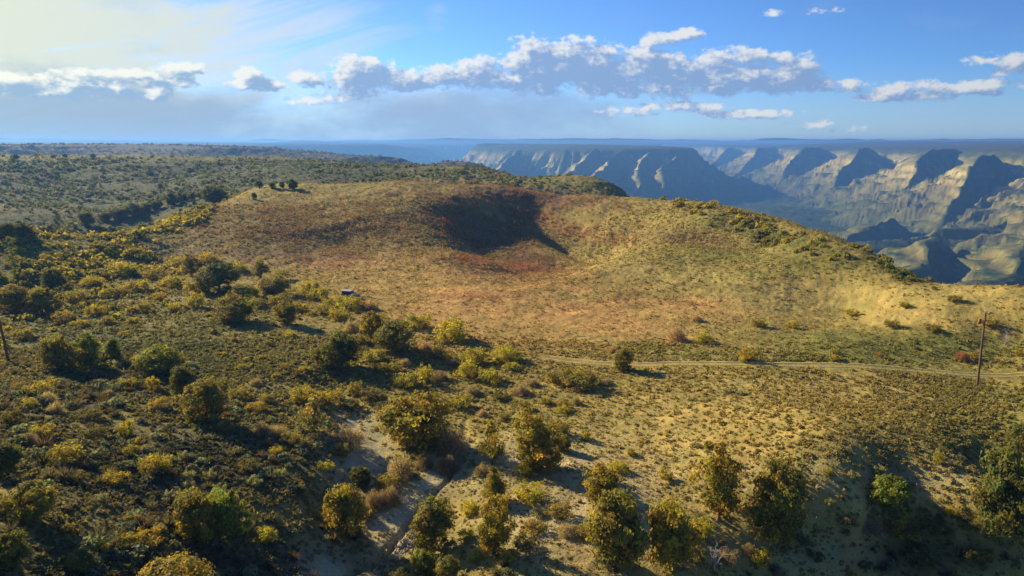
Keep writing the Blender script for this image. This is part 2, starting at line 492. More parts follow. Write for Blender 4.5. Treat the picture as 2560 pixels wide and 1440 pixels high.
def zones(u, v, x, y):
    n = fbm(x, y, 22, 4, 0.6, seed=11); n2_ = fbm(x, y, 9, 4, 0.6, seed=12)
    Z = {}
    def q(m): return np.clip(m * (1 + 0.9 * n) + 0.25 * n2_ * (m > .15), 0, 1)
    Z['orange'] = q(np.maximum.reduce([G(u, v, 1120, 760, 330, 75, .06), G(u, v, 1500, 790, 260, 60, .08), G(u, v, 1250, 705, 400, 32, .09),
                                       G(u, v, 1650, 770, 220, 36, .1), G(u, v, 850, 655, 280, 22, .03), G(u, v, 1300, 840, 260, 40, .08) * .8]))
    Z['gold'] = q(np.maximum.reduce([G(u, v, 1820, 755, 330, 45, .05), G(u, v, 2150, 745, 400, 45), G(u, v, 1700, 700, 250, 45, .1) * .8, G(u, v, 1900, 1010, 420, 110, -.05) * .75,
                                     G(u, v, 1750, 1150, 260, 130) * .8, G(u, v, 1150, 500, 500, 30, .04) * .3, G(u, v, 2300, 790, 300, 35) * .6]))
    Z['purple'] = q(np.maximum.reduce([G(u, v, 720, 570, 190, 55), G(u, v, 900, 560, 170, 60), G(u, v, 560, 560, 90, 40) * .7, G(u, v, 800, 630, 260, 28) * .8,
                                       G(u, v, 1230, 580, 160, 90, .35), G(u, v, 1290, 640, 110, 36, .35) * 1.4, G(u, v, 1330, 495, 190, 24, .1), G(u, v, 1010, 390, 220, 10, .1) * .6,  # boosted patch extends the draw's shade downhill as dark brush colour
                                       G(u, v, 1700, 590, 150, 22, .1) * .5, G(u, v, 350, 590, 70, 14, -.3) * .5]))
    Z['rust'] = .75 * q(np.maximum.reduce([G(u, v, 1470, 585, 110, 20, .18), G(u, v, 1120, 570, 45, 45) * .9, G(u, v, 1300, 530, 110, 14, .2) * .7, G(u, v, 1250, 660, 200, 14, .1) * .7,
                                     G(u, v, 1600, 740, 160, 14, .1) * .6, G(u, v, 1150, 740, 120, 10) * .6]))
    Z['field'] = q(np.maximum.reduce([G(u, v, 440, 625, 150, 20), G(u, v, 600, 635, 160, 14)]))
    Z['green'] = q(np.maximum.reduce([G(u, v, 2200, 870, 460, 55), G(u, v, 1650, 880, 300, 26, .05), G(u, v, 1300, 455, 320, 10, .06) * .6, G(u, v, 1900, 640, 300, 60, .12) * .45,
                                       G(u, v, 300, 398, 600, 12) * .6, G(u, v, 2450, 1050, 260, 160) * .7, G(u, v, 900, 470, 160, 16) * .5]))
    Z['scrub'] = q(np.maximum.reduce([G(u, v, 150, 650, 330, 62) * 1.3, G(u, v, 400, 575, 150, 20, -.28) * 1.4, G(u, v, 300, 850, 460, 150) * .9, G(u, v, 1900, 580, 220, 30, .3) * .7, G(u, v, 2230, 670, 90, 26, .5) * .8]))
    Z['bare'] = q(np.maximum.reduce([G(u, v, 915, 1150, 75, 85) * 1.2, G(u, v, 1000, 1290, 75, 70, -1) * 1.1, G(u, v, 1080, 1200, 40, 50) * 1.1, G(u, v, 1010, 1330, 80, 90, -1), G(u, v, 1130, 1160, 50, 60), G(u, v, 960, 1330, 60, 120, -1) * .9, G(u, v, 900, 1060, 60, 30), G(u, v, 1350, 1150, 170, 60) * .8,
                                     G(u, v, 820, 1430, 60, 60), G(u, v, 1450, 1300, 330, 120) * .7, G(u, v, 2050, 1400, 120, 60) * .6, G(u, v, 2200, 1200, 300, 60) * .6]))
    r_ = np.hypot(x, y)
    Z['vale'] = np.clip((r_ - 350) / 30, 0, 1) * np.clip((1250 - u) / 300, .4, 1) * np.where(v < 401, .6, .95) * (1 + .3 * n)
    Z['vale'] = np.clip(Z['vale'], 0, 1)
    Z['mesa'] = np.clip((np.hypot(x, y) - 1100) / 80, 0, 1)
    Z['dark'] = q(np.maximum.reduce([G(u, v, 350, 1200, 420, 190), G(u, v, 120, 1030, 330, 190) * .85, G(u, v, 300, 1420, 620, 120),  G(u, v, 2280, 1390, 300, 50) * .8]))  # dark plant cover, plus corner shade of the view painted into soil and tufts
    return Z


PAL = dict(orange=(0.47, 0.27, 0.095), gold=(0.41, 0.31, 0.105), purple=(0.17, 0.095, 0.058), rust=(0.30, 0.105, 0.045), field=(0.36, 0.27, 0.15),
           green=(0.17, 0.18, 0.042), scrub=(0.115, 0.125, 0.040), bare=(0.46, 0.38, 0.26), dark=(0.052, 0.052, 0.034), vale=(0.046, 0.066, 0.020), mesa=(0.065, 0.058, 0.030))  # dark: brush and soil tone with corner shade baked in
BASE = np.array((0.29, 0.225, 0.070))


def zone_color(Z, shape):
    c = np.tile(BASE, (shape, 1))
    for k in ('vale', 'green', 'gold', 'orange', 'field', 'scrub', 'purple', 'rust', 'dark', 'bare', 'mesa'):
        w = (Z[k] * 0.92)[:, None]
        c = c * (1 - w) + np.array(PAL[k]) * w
    return c


def theta_grid(a0, a1, n, o0, o1, m):
    return np.concatenate([np.linspace(o0, a0, m, endpoint=False), np.linspace(a0, a1, n), np.linspace(a1, o1, m + 1)[1:]])


def polar_mesh(name, th, rr, zf, colf, mat):
    T, RR = np.meshgrid(th, rr)
    x = (RR * np.sin(T)).ravel(); y = (RR * np.cos(T)).ravel()
    z = zf(x, y)
    col = colf(x, y, z)
    nt, nr = len(th), len(rr)
    i = np.arange((nr - 1) * (nt - 1)); a = (i // (nt - 1)) * nt + i % (nt - 1)
    faces = np.stack([a, a + 1, a + nt + 1, a + nt], 1)
    return make_mesh(name, np.stack([x, y, z], 1), faces, mat, True, col)


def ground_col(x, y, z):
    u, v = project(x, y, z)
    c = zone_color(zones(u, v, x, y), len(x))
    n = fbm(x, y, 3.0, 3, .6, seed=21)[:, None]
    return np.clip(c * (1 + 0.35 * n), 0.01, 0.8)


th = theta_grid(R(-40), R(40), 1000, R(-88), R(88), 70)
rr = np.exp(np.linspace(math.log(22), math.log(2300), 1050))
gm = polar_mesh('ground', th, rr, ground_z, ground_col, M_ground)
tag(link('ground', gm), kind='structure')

# ------------------------------------------------------------------ far hills, canyon and plateaus
FLOOR = -335.0
def W3(u, v, r):
    th_, e = ray(u, v); return (r * math.sin(th_), r * math.cos(th_), e * r)

MESAS = [  # outline of the flat top, top height, rise inwards, width of the wall
    ([PW(3300, 1700), PW(2760, 2700), PW(2590, 3250), PW(2480, 3650), PW(2372, 4200), PW(2185, 5100), PW(2060, 6100), PW(1940, 7400), PW(1850, 8900), PW(1700, 10500), PW(1600, 16000), PW(4200, 16000), PW(4200, 2500)], -40, 26, 600),
    ([PW(1195, 5600), PW(1290, 4900), PW(1420, 4450), PW(1560, 4350), PW(1660, 4500), PW(1700, 5000), PW(1690, 6000), PW(1560, 7600), PW(1350, 8000), PW(1200, 7000)], -42, 28, 520),
    ([PW(-900, 5200), PW(300, 5600), PW(700, 6200), PW(930, 7000), PW(1060, 8200), PW(1090, 9600), PW(1040, 15000), PW(-1500, 15000)], -45, 28, 700),
    ([PW(-900, 9500), PW(1130, 10500), PW(1400, 11500), PW(1800, 14000), PW(2400, 16500), PW(4200, 17000), PW(4200, 60000), PW(-1500, 60000)], -40, 22, 900),
]
SPURS = [  # crest lines, slope of the left flank, slope of the right flank
    ([W3(2480, 391, 3640), W3(2446, 388, 3250), W3(2415, 434, 3050), W3(2385, 488, 2900), W3(2372, 535, 2750)], .50, .85),
    ([W3(2372, 371, 4312), W3(2338, 374, 3850), W3(2295, 404, 3650), W3(2264, 455, 3450), W3(2215, 512, 3300)], .50, .60),
    ([W3(2181, 371, 5264), W3(2147, 373, 4700), W3(2110, 430, 4350), W3(2072, 497, 4100)], .50, .60),
    ([W3(2056, 367, 6272), W3(2022, 370, 5600), W3(1969, 421, 5300), W3(1945, 466, 5050)], .50, .60),
    ([W3(1936, 367, 7616), W3(1902, 369, 6800), W3(1861, 418, 6400), W3(1832, 452, 6150)], .50, .60),
    ([W3(1848, 371, 9184), W3(1814, 370, 8200), W3(1780, 405, 7800), W3(1755, 435, 7500)], .50, .60),
    ([W3(2760, 400, 2700), W3(2700, 480, 2350), W3(2640, 600, 1950)], .50, .60),
    ([W3(1500, 372, 4365), W3(1440, 420, 3735), W3(1390, 460, 3555)], .75, .75),
    ([W3(1560, 374, 4268), W3(1500, 420, 3645), W3(1450, 470, 3420)], .8, .8),
    ([W3(1625, 380, 4316), W3(1590, 440, 3645), W3(1550, 500, 3420)], .75, .8),
    ([W3(1680, 385, 4413), W3(1655, 440, 3735), W3(1620, 510, 3465)], .8, .85),
    ([W3(1300, 372, 4850), W3(1260, 410, 4140), W3(1230, 450, 3870)], .7, .8),
    ([W3(2378, 598, 1850), W3(2340, 650, 1560), W3(2290, 715, 1330)], .45, .75),
    ([W3(2640, 580, 1950), W3(2580, 640, 1620), W3(2510, 705, 1400)], .42, .7),
    ([W3(2230, 545, 2560), W3(2160, 580, 2330), W3(2120, 600, 2200)], .35, .5),
    ([W3(2500, 560, 2300), W3(2330, 590, 2150), W3(2190, 605, 2060)], .30, .45),
]


def far_z(x, y):
    r = np.hypot(x, y)
    k = np.clip(r / 4000, .5, 2.5)
    wx = fbm(x, y, 420, 3, seed=31) * 95; wy = fbm(x, y, 420, 3, seed=32) * 95
    z = FLOOR + fbm(x, y, 700, 5, .45, seed=33) * 42
    px, py = x + wx, y + wy
    tab_s = np.array([-.10, 0, .06, .16, .34, .62, 1.0, 1.35]); tab_h = np.array([0, .015, .07, .30, .50, .74, .95, 1.0])
    for poly, top, rise, wid in MESAS:
        d, t, _ = seg_dist(px, py, poly + [poly[0]])
        inside = np.zeros(x.shape, bool)
        n = len(poly)
        for i in range(n):
            x1, y1 = poly[i]; x2, y2 = poly[(i + 1) % n]
            cnd = ((y1 > py) != (y2 > py)) & (px < (x2 - x1) * (py - y1) / (y2 - y1 + 1e-9) + x1)
            inside ^= cnd
        sd = np.where(inside, -d, d)
        gl = 1 - np.abs(2 * ((t * 5.0 + fbm(x, y, 300, 2, seed=35) * .4) % 1) - 1)
        gl2 = np.abs(fbm(x, y, 150, 3, .6, seed=36))
        grow = np.clip(sd / wid * 2, 0, 1)
        s = (sd - (gl - .5) * 120 * grow + (gl2 - .2) * 200 * grow) / wid
        drop = np.interp(s, tab_s, tab_h)
        tz = top + rise * np.clip(-sd / 900, 0, 1) ** .7
        tz = tz + fbm(x, y, 900, 4, seed=37) * 12 * np.clip(r / 6000, .6, 1.6) + fbm(x, y, 2600, 3, seed=38) * r * .008 * (r > 6000)
        z = np.maximum(z, tz - drop * (top - FLOOR + 20))
    for poly, sl, sr in SPURS:
        qx, qy = x + wx * .75, y + wy * .75
        d, t, sd = seg_dist(qx, qy, poly)
        zz = np.interp(t, range(len(poly)), [p[2] for p in poly]) + np.minimum(fbm(t * 2.3 + poly[0][0], t * 0, 1.0, 4, .6, seed=46) * 22, 6)
        slope = np.where(sd < 0, sl, sr)          # walking down the crest towards the camera, right hand is picture left
        seglen = np.hypot(poly[-1][0] - poly[0][0], poly[-1][1] - poly[0][1]) / (len(poly) - 1)
        gul = (np.abs(fbm(t * seglen + d * .5, d * .30, 130, 4, .55, seed=41)) * 120 + np.abs(fbm(t * seglen + d * .5, d * .25, 40, 2, .6, seed=45)) * 46) - 18
        hz = zz - slope * (np.minimum(d, 250) * 1.12 + np.maximum(d - 250, 0) * .8) - gul * np.clip(d / 150, 0, 1)
        h = np.minimum(hz, -34 - np.clip(d - 40, 0, 200) * .12)
        z = np.maximum(z, h) + 0.0
    # benches of harder rock
    zs = z + fbm(x, y, 600, 2, seed=42) * 12
    band = 26.0
    fr = (zs / band) % 1
    steep = np.clip((z + 300) / 60, 0, 1) * np.clip((-85 - z) / 40, 0, 1)
    z = z + steep * (np.clip((fr - .5) * 3, -.5, .5) - (fr - .5)) * band * .6
    z += fbm(x, y, 70, 4, .62, seed=43) * 9 * k * np.clip((-60 - z) / 60, .1, 1)
    z += fbm(x, y, 18, 2, .6, seed=44) * 2.2 * k
    return z


def far_col(x, y, z):
    e = 14.0
    # aspect-dependent plant cover: dry bare slopes to the south-west, woods on the cooler sides
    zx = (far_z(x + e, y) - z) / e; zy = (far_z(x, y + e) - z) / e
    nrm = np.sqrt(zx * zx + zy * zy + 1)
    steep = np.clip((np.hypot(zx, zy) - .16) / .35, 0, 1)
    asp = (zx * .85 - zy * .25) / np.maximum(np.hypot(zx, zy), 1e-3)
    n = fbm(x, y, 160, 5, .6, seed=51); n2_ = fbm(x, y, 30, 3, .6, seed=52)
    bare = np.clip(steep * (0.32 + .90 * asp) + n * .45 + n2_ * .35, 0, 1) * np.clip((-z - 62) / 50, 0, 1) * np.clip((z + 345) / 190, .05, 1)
    woods = np.array((0.032, 0.052, 0.022)); grassy = np.array((0.085, 0.105, 0.036)); rock = np.array((0.45, 0.38, 0.13)); pink = np.array((0.44, 0.30, 0.11))
    c = woods * (1 - .35 * steep[:, None]) + grassy * (.35 * steep[:, None])
    g_ = np.clip(.4 + n * 1.2 + n2_, 0, 1)[:, None] * .55
    c = c * (1 - g_) + grassy * g_
    strat = (np.sin(z / 5.5 + n * 3) * .5 + .5)[:, None] ** 2
    rc = (rock * (1 - .5 * strat) + pink * (.5 * strat)) * (1.15 - .5 * strat)
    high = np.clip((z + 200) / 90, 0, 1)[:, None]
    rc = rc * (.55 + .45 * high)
    c = c * (1 - bare[:, None]) + rc * bare[:, None]
    flat_top = np.clip((z + 58) / 25, 0, 1)[:, None]
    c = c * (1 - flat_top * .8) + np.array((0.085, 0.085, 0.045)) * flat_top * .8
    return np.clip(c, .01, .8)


M_far, N, b = mat_new('far_ground')
g = N.n.new('ShaderNodeNewGeometry'); pos = g.outputs['Position']
zc = attr(N)
n1 = N.noise(pos, 0.012, 6, 0.65); n2 = N.noise(pos, 0.06, 5, 0.65)
c_ = N.mix(N.ss(n2, 0.42, 0.62, 0, 0.6), zc, N.mix(1, zc, (0.40, 0.50, 0.45), 'MULTIPLY'))
c_ = N.mix(N.ss(n1, 0.4, 0.65, 0, 0.5), c_, N.mix(1, zc, (1.4, 1.3, 1.1), 'MULTIPLY'))
N.put(b.inputs['Base Color'], c_); b.inputs['Roughness'].default_value = 0.95; b.inputs['Specular IOR Level'].default_value = 0.05
bp = N.n.new('ShaderNodeBump'); bp.inputs['Strength'].default_value = 0.7; bp.inputs['Distance'].default_value = 8
N.l.new(n2, bp.inputs['Height']); N.l.new(bp.outputs[0], b.inputs['Normal'])

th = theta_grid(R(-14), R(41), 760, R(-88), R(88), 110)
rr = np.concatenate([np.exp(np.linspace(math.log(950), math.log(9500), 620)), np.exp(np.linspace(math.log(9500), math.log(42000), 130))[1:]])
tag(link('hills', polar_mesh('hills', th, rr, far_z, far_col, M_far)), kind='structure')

# ------------------------------------------------------------------ haze
def box_mesh(x0, x1, y0, y1, z0, z1, mat=None, name='box'):
    v = [(x, y, z) for z in (z0, z1) for y in (y0, y1) for x in (x0, x1)]
    f = [(0, 2, 3, 1), (4, 5, 7, 6), (0, 1, 5, 4), (2, 6, 7, 3), (0, 4, 6, 2), (1, 3, 7, 5)]
    return make_mesh(name, v, f, mat)

M_haze = bpy.data.materials.new('haze'); M_haze.use_nodes = True
Nz = NT(M_haze.node_tree); Nz.n.clear()
pv = Nz.n.new('ShaderNodeVolumePrincipled')
pv.inputs['Color'].default_value = (0.17, 0.43, 1.0, 1)
pv.inputs['Density'].default_value = 0.00013
pv.inputs['Anisotropy'].default_value = 0.32
oo = Nz.n.new('ShaderNodeOutputMaterial'); Nz.l.new(pv.outputs[0], oo.inputs['Volume'])
tag(link('haze', box_mesh(-43000, 43000, -43000, 43000, -600, 30, M_haze, 'haze')), kind='stuff')

# ------------------------------------------------------------------ dirt track
def ribbon(name, off, width, mat, col, lift=0.05, n=500):
    P_ = np.array(TRACK)
    seg = np.r_[0, np.cumsum(np.hypot(*np.diff(P_, axis=0).T))]
    s = np.linspace(0, seg[-1], n)
    x = np.interp(s, seg, P_[:, 0]); y = np.interp(s, seg, P_[:, 1])
    ker = np.ones(31) / 31
    xs = np.convolve(np.pad(x, 15, 'edge'), ker, 'valid'); ys = np.convolve(np.pad(y, 15, 'edge'), ker, 'valid')
    tx, ty = np.gradient(xs), np.gradient(ys); L = np.hypot(tx, ty); tx /= L; ty /= L
    xs, ys = xs - ty * off, ys + tx * off
    V = []; m = 9
    for j in range(m):
        o = (j / (m - 1) - .5) * width * (1 + .25 * fbm(s, s * 0 + j, 3.0, 2))
        X = xs - ty * o; Y = ys + tx * o
        edge = 0.05 if j in (0, m - 1) else 0
        V.append(np.stack([X, Y, ground_z(X, Y) + lift - edge * 2.4], 1))
    V = np.stack(V, 1).reshape(-1, 3)
    i = np.arange((n - 1) * (m - 1)); a = (i // (m - 1)) * m + i % (m - 1)
    fc = np.stack([a, a + m, a + m + 1, a + 1], 1)
    c_ = np.tile(np.array(col), (len(V), 1)) * (1 + .2 * fbm(V[:, 0], V[:, 1], 1.5, 3, seed=61)[:, None])
    return link(name, make_mesh(name, V, fc, mat, True, c_))


for off in (-.9, .9):
    tag(ribbon('dirt_track', off, .62, M_ground, (0.44, 0.335, 0.15)), kind='structure')

# ------------------------------------------------------------------ ground cover that nobody could count
def unit(n, r, up=0.0):
    v = r.normal(size=(n, 3)); v[:, 2] = np.abs(v[:, 2]) * (1 + up) - .1
    return v / np.linalg.norm(v, axis=1)[:, None]


def leaf_tris(cen, nrm, size, r, stretch=1.0):
    n = len(cen)
    a = r.normal(size=(n, 3)); a = np.cross(a, nrm); a /= np.linalg.norm(a, axis=1)[:, None] + 1e-9
    b_ = np.cross(nrm, a); size = np.asarray(size).reshape(-1, 1)
    p0 = cen + a * size * stretch; p1 = cen - a * size * .6 * stretch + b_ * size * .75; p2 = cen - a * size * .6 * stretch - b_ * size * .75
    V = np.stack([p0, p1, p2], 1).reshape(-1, 3)
    return V, np.arange(3 * n).reshape(-1, 3)


def tufts(name, x, y, s, col, k, flat=0.75, label=None, blade=False, seed=1, leaf=1.0):
    r = np.random.default_rng(seed)
    s = np.minimum(s, np.median(s) * 1.9)
    n = len(x); z = ground_z(x, y)
    d = unit(n * k, r, 0.2)
    S = np.repeat(s, k)
    rad = S * r.uniform(.45, 1.0, n * k)
    cen = np.stack([np.repeat(x, k) + d[:, 0] * rad, np.repeat(y, k) + d[:, 1] * rad, np.repeat(z, k) + d[:, 2] * rad * flat + S * .05], 1)
    if blade:
        nr = np.cross(d, r.normal(size=d.shape)); nr /= np.linalg.norm(nr, axis=1)[:, None] + 1e-9
        ax = d + r.normal(size=d.shape) * .2; ax /= np.linalg.norm(ax, axis=1)[:, None]
        sd = np.cross(ax, nr); w = (S * .055)[:, None]
        base = np.stack([np.repeat(x, k), np.repeat(y, k), np.repeat(z, k)], 1) + d * (S * .15)[:, None]
        p2 = base + ax * (S * r.uniform(.8, 1.3, n * k))[:, None]
        V = np.stack([base + sd * w, base - sd * w, p2 + sd * w * .6], 1).reshape(-1, 3); f = np.arange(3 * n * k).reshape(-1, 3)
    else:
        nn = d + r.normal(size=d.shape) * .45; nn /= np.linalg.norm(nn, axis=1)[:, None]
        V, f = leaf_tris(cen, nn, S * leaf * r.uniform(.32, .62, n * k), r)
    cc = np.repeat(np.repeat(col, k, 0) * r.uniform(.75, 1.25, (n * k, 1)), 3, 0)
    return tag(link(name, make_mesh(name, V, f, M_leaf, False, cc)), label=label, kind='stuff')


def scatter(n, r0, r1, power, seed, a=39.5):
    r = np.random.default_rng(seed)
    t = r.uniform(R(-a), R(a), n); q = r.uniform(0, 1, n)
    rr_ = (r0 ** power + q * (r1 ** power - r0 ** power)) ** (1 / power)
    x = rr_ * np.sin(t); y = rr_ * np.cos(t)
    keep = seg_dist(x, y, TRACK)[0] > 1.7; x, y, rr_ = x[keep], y[keep], rr_[keep]
    z = ground_z(x, y, False); u, v = project(x, y, z)
    return x, y, u, v, rr_, zones(u, v, x, y), r


def mixcol(base, r, n, j=.12):
    return np.array(base)[None] * (1 + r.normal(size=(n, 1)) * j) * (1 + r.normal(size=(n, 3)) * j * .35)


# low sagebrush and grass tufts
for (n, r0, r1, pw, k, s0, seed) in [(46000, 40, 130, 1.5, 13, .21, 101), (60000, 125, 300, 1.3, 8, .36, 102), (26000, 290, 900, 1.0, 6, .85, 103)]:
    x, y, u, v, q, Z, r = scatter(n, r0, r1, pw, seed)
    p = 1.0 - .92 * Z['bare'] * np.where(u < 1250, 1, .7) - .45 * Z['field']
    p *= np.where(fbm(x, y, 12, 3, seed=71) > -.35, 1, .35)
    p *= 1 - .7 * np.maximum(Z['orange'], Z['gold']) * np.where(v < 1100, 1, .3)
    m = r.uniform(size=len(x)) < p
    x, y, u, v, q = x[m], y[m], u[m], v[m], q[m]; Z = {a: b_[m] for a, b_ in Z.items()}
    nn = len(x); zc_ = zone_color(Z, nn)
    w = r.uniform(.35, .75, (nn, 1))
    dens = np.clip((u - 1500) / 900, 0, 1) * (v > 850)
    sage = mixcol((0.235, 0.225, 0.075), r, nn) * (1 - .25 * dens[:, None])
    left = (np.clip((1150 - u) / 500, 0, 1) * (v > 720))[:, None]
    sage = sage * (1 - left) + mixcol((0.125, 0.155, 0.080), r, nn) * left  # darker left sage, partly shade put into the colour
    sage = sage * (1 - .65 * Z['dark'][:, None]) * (1 - .62 * Z['vale'][:, None])  # tufts darkened for corner shade and for the slope turned from the sun
    col = zc_ * 1.15 * w + sage * (1 - w)
    big = 1 + .9 * left[:, 0] + .5 * dens
    s = s0 * .92 * r.lognormal(0, .42, nn) * big * np.clip(q / (.62 * r1 + .38 * r0), .65, 1.6)
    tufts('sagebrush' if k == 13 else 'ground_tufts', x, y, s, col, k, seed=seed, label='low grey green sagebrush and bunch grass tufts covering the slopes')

# bare purple-brown oak brush and rusty patches
for (n, r0, r1, pw, k, s0, seed) in [(120000, 150, 420, 1.2, 10, .58, 111)]:
    x, y, u, v, q, Z, r = scatter(n, r0, r1, pw, seed)
    p = np.clip(np.maximum(Z['purple'] * 1.6, Z['rust'] * 1.6) + .18 * Z['orange'], 0, 1) * np.where(fbm(x, y, 7, 3, seed=73) > -.1, 1, .15)
    m = r.uniform(size=len(x)) < p
    x, y, u, v, q = x[m], y[m], u[m], v[m], q[m]; rz_ = Z['rust'][m] > .45
    col = np.where(rz_[:, None], mixcol((0.33, 0.12, 0.055), r, len(x), .2), mixcol((0.215, 0.125, 0.085), r, len(x), .2))
    tufts('bare_brush', x, y, s0 * r.lognormal(0, .35, len(x)) * np.clip(q / 250, .8, 1.5), col, k, blade=True, flat=.9, seed=seed, label='leafless purple brown oak brush in patches on the central hill')

# dark brush in the shaded hollow at lower left and along the bottom edge
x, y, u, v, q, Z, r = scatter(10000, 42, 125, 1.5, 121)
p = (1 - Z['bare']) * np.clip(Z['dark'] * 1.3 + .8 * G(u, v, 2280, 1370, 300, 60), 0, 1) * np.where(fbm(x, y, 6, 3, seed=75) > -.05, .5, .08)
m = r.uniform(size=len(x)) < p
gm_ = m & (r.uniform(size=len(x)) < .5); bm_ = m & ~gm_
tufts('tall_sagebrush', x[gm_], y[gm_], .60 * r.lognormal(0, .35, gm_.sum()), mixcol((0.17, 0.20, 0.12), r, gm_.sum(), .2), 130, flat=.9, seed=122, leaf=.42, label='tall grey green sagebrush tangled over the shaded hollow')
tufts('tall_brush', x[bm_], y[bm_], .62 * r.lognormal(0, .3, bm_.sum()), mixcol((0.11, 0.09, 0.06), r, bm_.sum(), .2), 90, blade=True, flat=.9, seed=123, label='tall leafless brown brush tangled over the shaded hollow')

# oak scrub merging into one mass on the left spur and the hill shoulders
x, y, u, v, q, Z, r = scatter(52000, 105, 420, 1.3, 131)
p = np.clip(Z['scrub'] * np.where(v > 745, .8, 1.5) - .28 - .9 * Z['field'] - .6 * Z['purple'], 0, 1) * np.where(fbm(x, y, 11, 3, seed=77) > -.08, 1, .1)
p = p * np.where(u < 1300, 1, .8) * np.where((v > 800), .12, 1)
m = r.uniform(size=len(x)) < p
yel = fbm(x, y, 14, 2, seed=78)[m][:, None] + r.normal(size=(m.sum(), 1)) * .15
col = np.where(yel > .05, mixcol((0.35, 0.30, 0.034), r, m.sum()), mixcol((0.20, 0.19, 0.036), r, m.sum()))
tufts('oak_scrub', x[m], y[m], 1.15 * r.lognormal(0, .3, m.sum()) * np.clip(q[m] / 220, .8, 1.6), col, 40, flat=.9, seed=132, leaf=.72, label='yellow green oak scrub covering the left spur')
# shrubs on the hillside beyond the valley
x, y, u, v, q, Z, r = scatter(26000, 380, 1000, 1.2, 141)
p = np.where(u < 1300, .95, .5) * np.where(fbm(x, y, 45, 4, .6, seed=79) > -.08, 1, .12) * np.clip(1.25 - Z['green'] * .4, 0, 1) * np.clip((v - 396) / 12, .05, 1)
m = r.uniform(size=len(x)) < p
col = np.where(r.uniform(size=(m.sum(), 1)) < .6, mixcol((0.115, 0.15, 0.035), r, m.sum()), mixcol((0.17, 0.15, 0.045), r, m.sum()))
tufts('hillside_scrub', x[m], y[m], 1.45 * r.lognormal(0, .35, m.sum()) * np.clip(q[m] / 600, .8, 1.4), col, 20, flat=.8, seed=142, label='dark olive scrub dotting the hillside beyond the valley')
# burnt woods on the far mesa
x, y, u, v, q, Z, r = scatter(9000, 1250, 2050, 1.0, 151)
m = (u < 1260) & (v < 450) & (fbm(x, y, 130, 3, seed=80) > -.25)
tufts('mesa_scrub', x[m], y[m], 3.0 * r.lognormal(0, .3, m.sum()), mixcol((0.10, 0.075, 0.045), r, m.sum(), .2), 9, flat=.8, seed=152, label='brown burnt scrub over the mesa beyond the hillside')


# ------------------------------------------------------------------ plants that are things
def tube_path(pts, rad, sides=6):
    V = []; Fq = []
    pts = [Vector(p) for p in pts]
    for i, p in enumerate(pts):
        d = (pts[min(i + 1, len(pts) - 1)] - pts[max(i - 1, 0)]).normalized()
        a = d.orthogonal().normalized(); b_ = d.cross(a)
        for j in range(sides):
            t = 2 * math.pi * j / sides
            V.append(p + (a * math.cos(t) + b_ * math.sin(t)) * rad[i])
    for i in range(len(pts) - 1):
        for j in range(sides):
            k = (j + 1) % sides
            Fq.append((i * sides + j, i * sides + k, (i + 1) * sides + k, (i + 1) * sides + j))
    return [tuple(v) for v in V], Fq


class Tubes:
    def __init__(s): s.V = []; s.F = []
    def add(s, pts, rad, sides=5):
        v, f = tube_path(pts, rad, sides); o = len(s.V)
        s.V += v; s.F += [tuple(i + o for i in q) for q in f]
    def mesh(s, name, mat): return make_mesh(name, s.V, s.F, mat, True)


def wiggle(a, b_, n, amp, rd):
    a = Vector(a); b_ = Vector(b_)
    return [a.lerp(b_, i / n) + Vector((rd.uniform(-1, 1), rd.uniform(-1, 1), rd.uniform(-1, 1))) * amp * (1 if 0 < i < n else 0) for i in range(n + 1)]


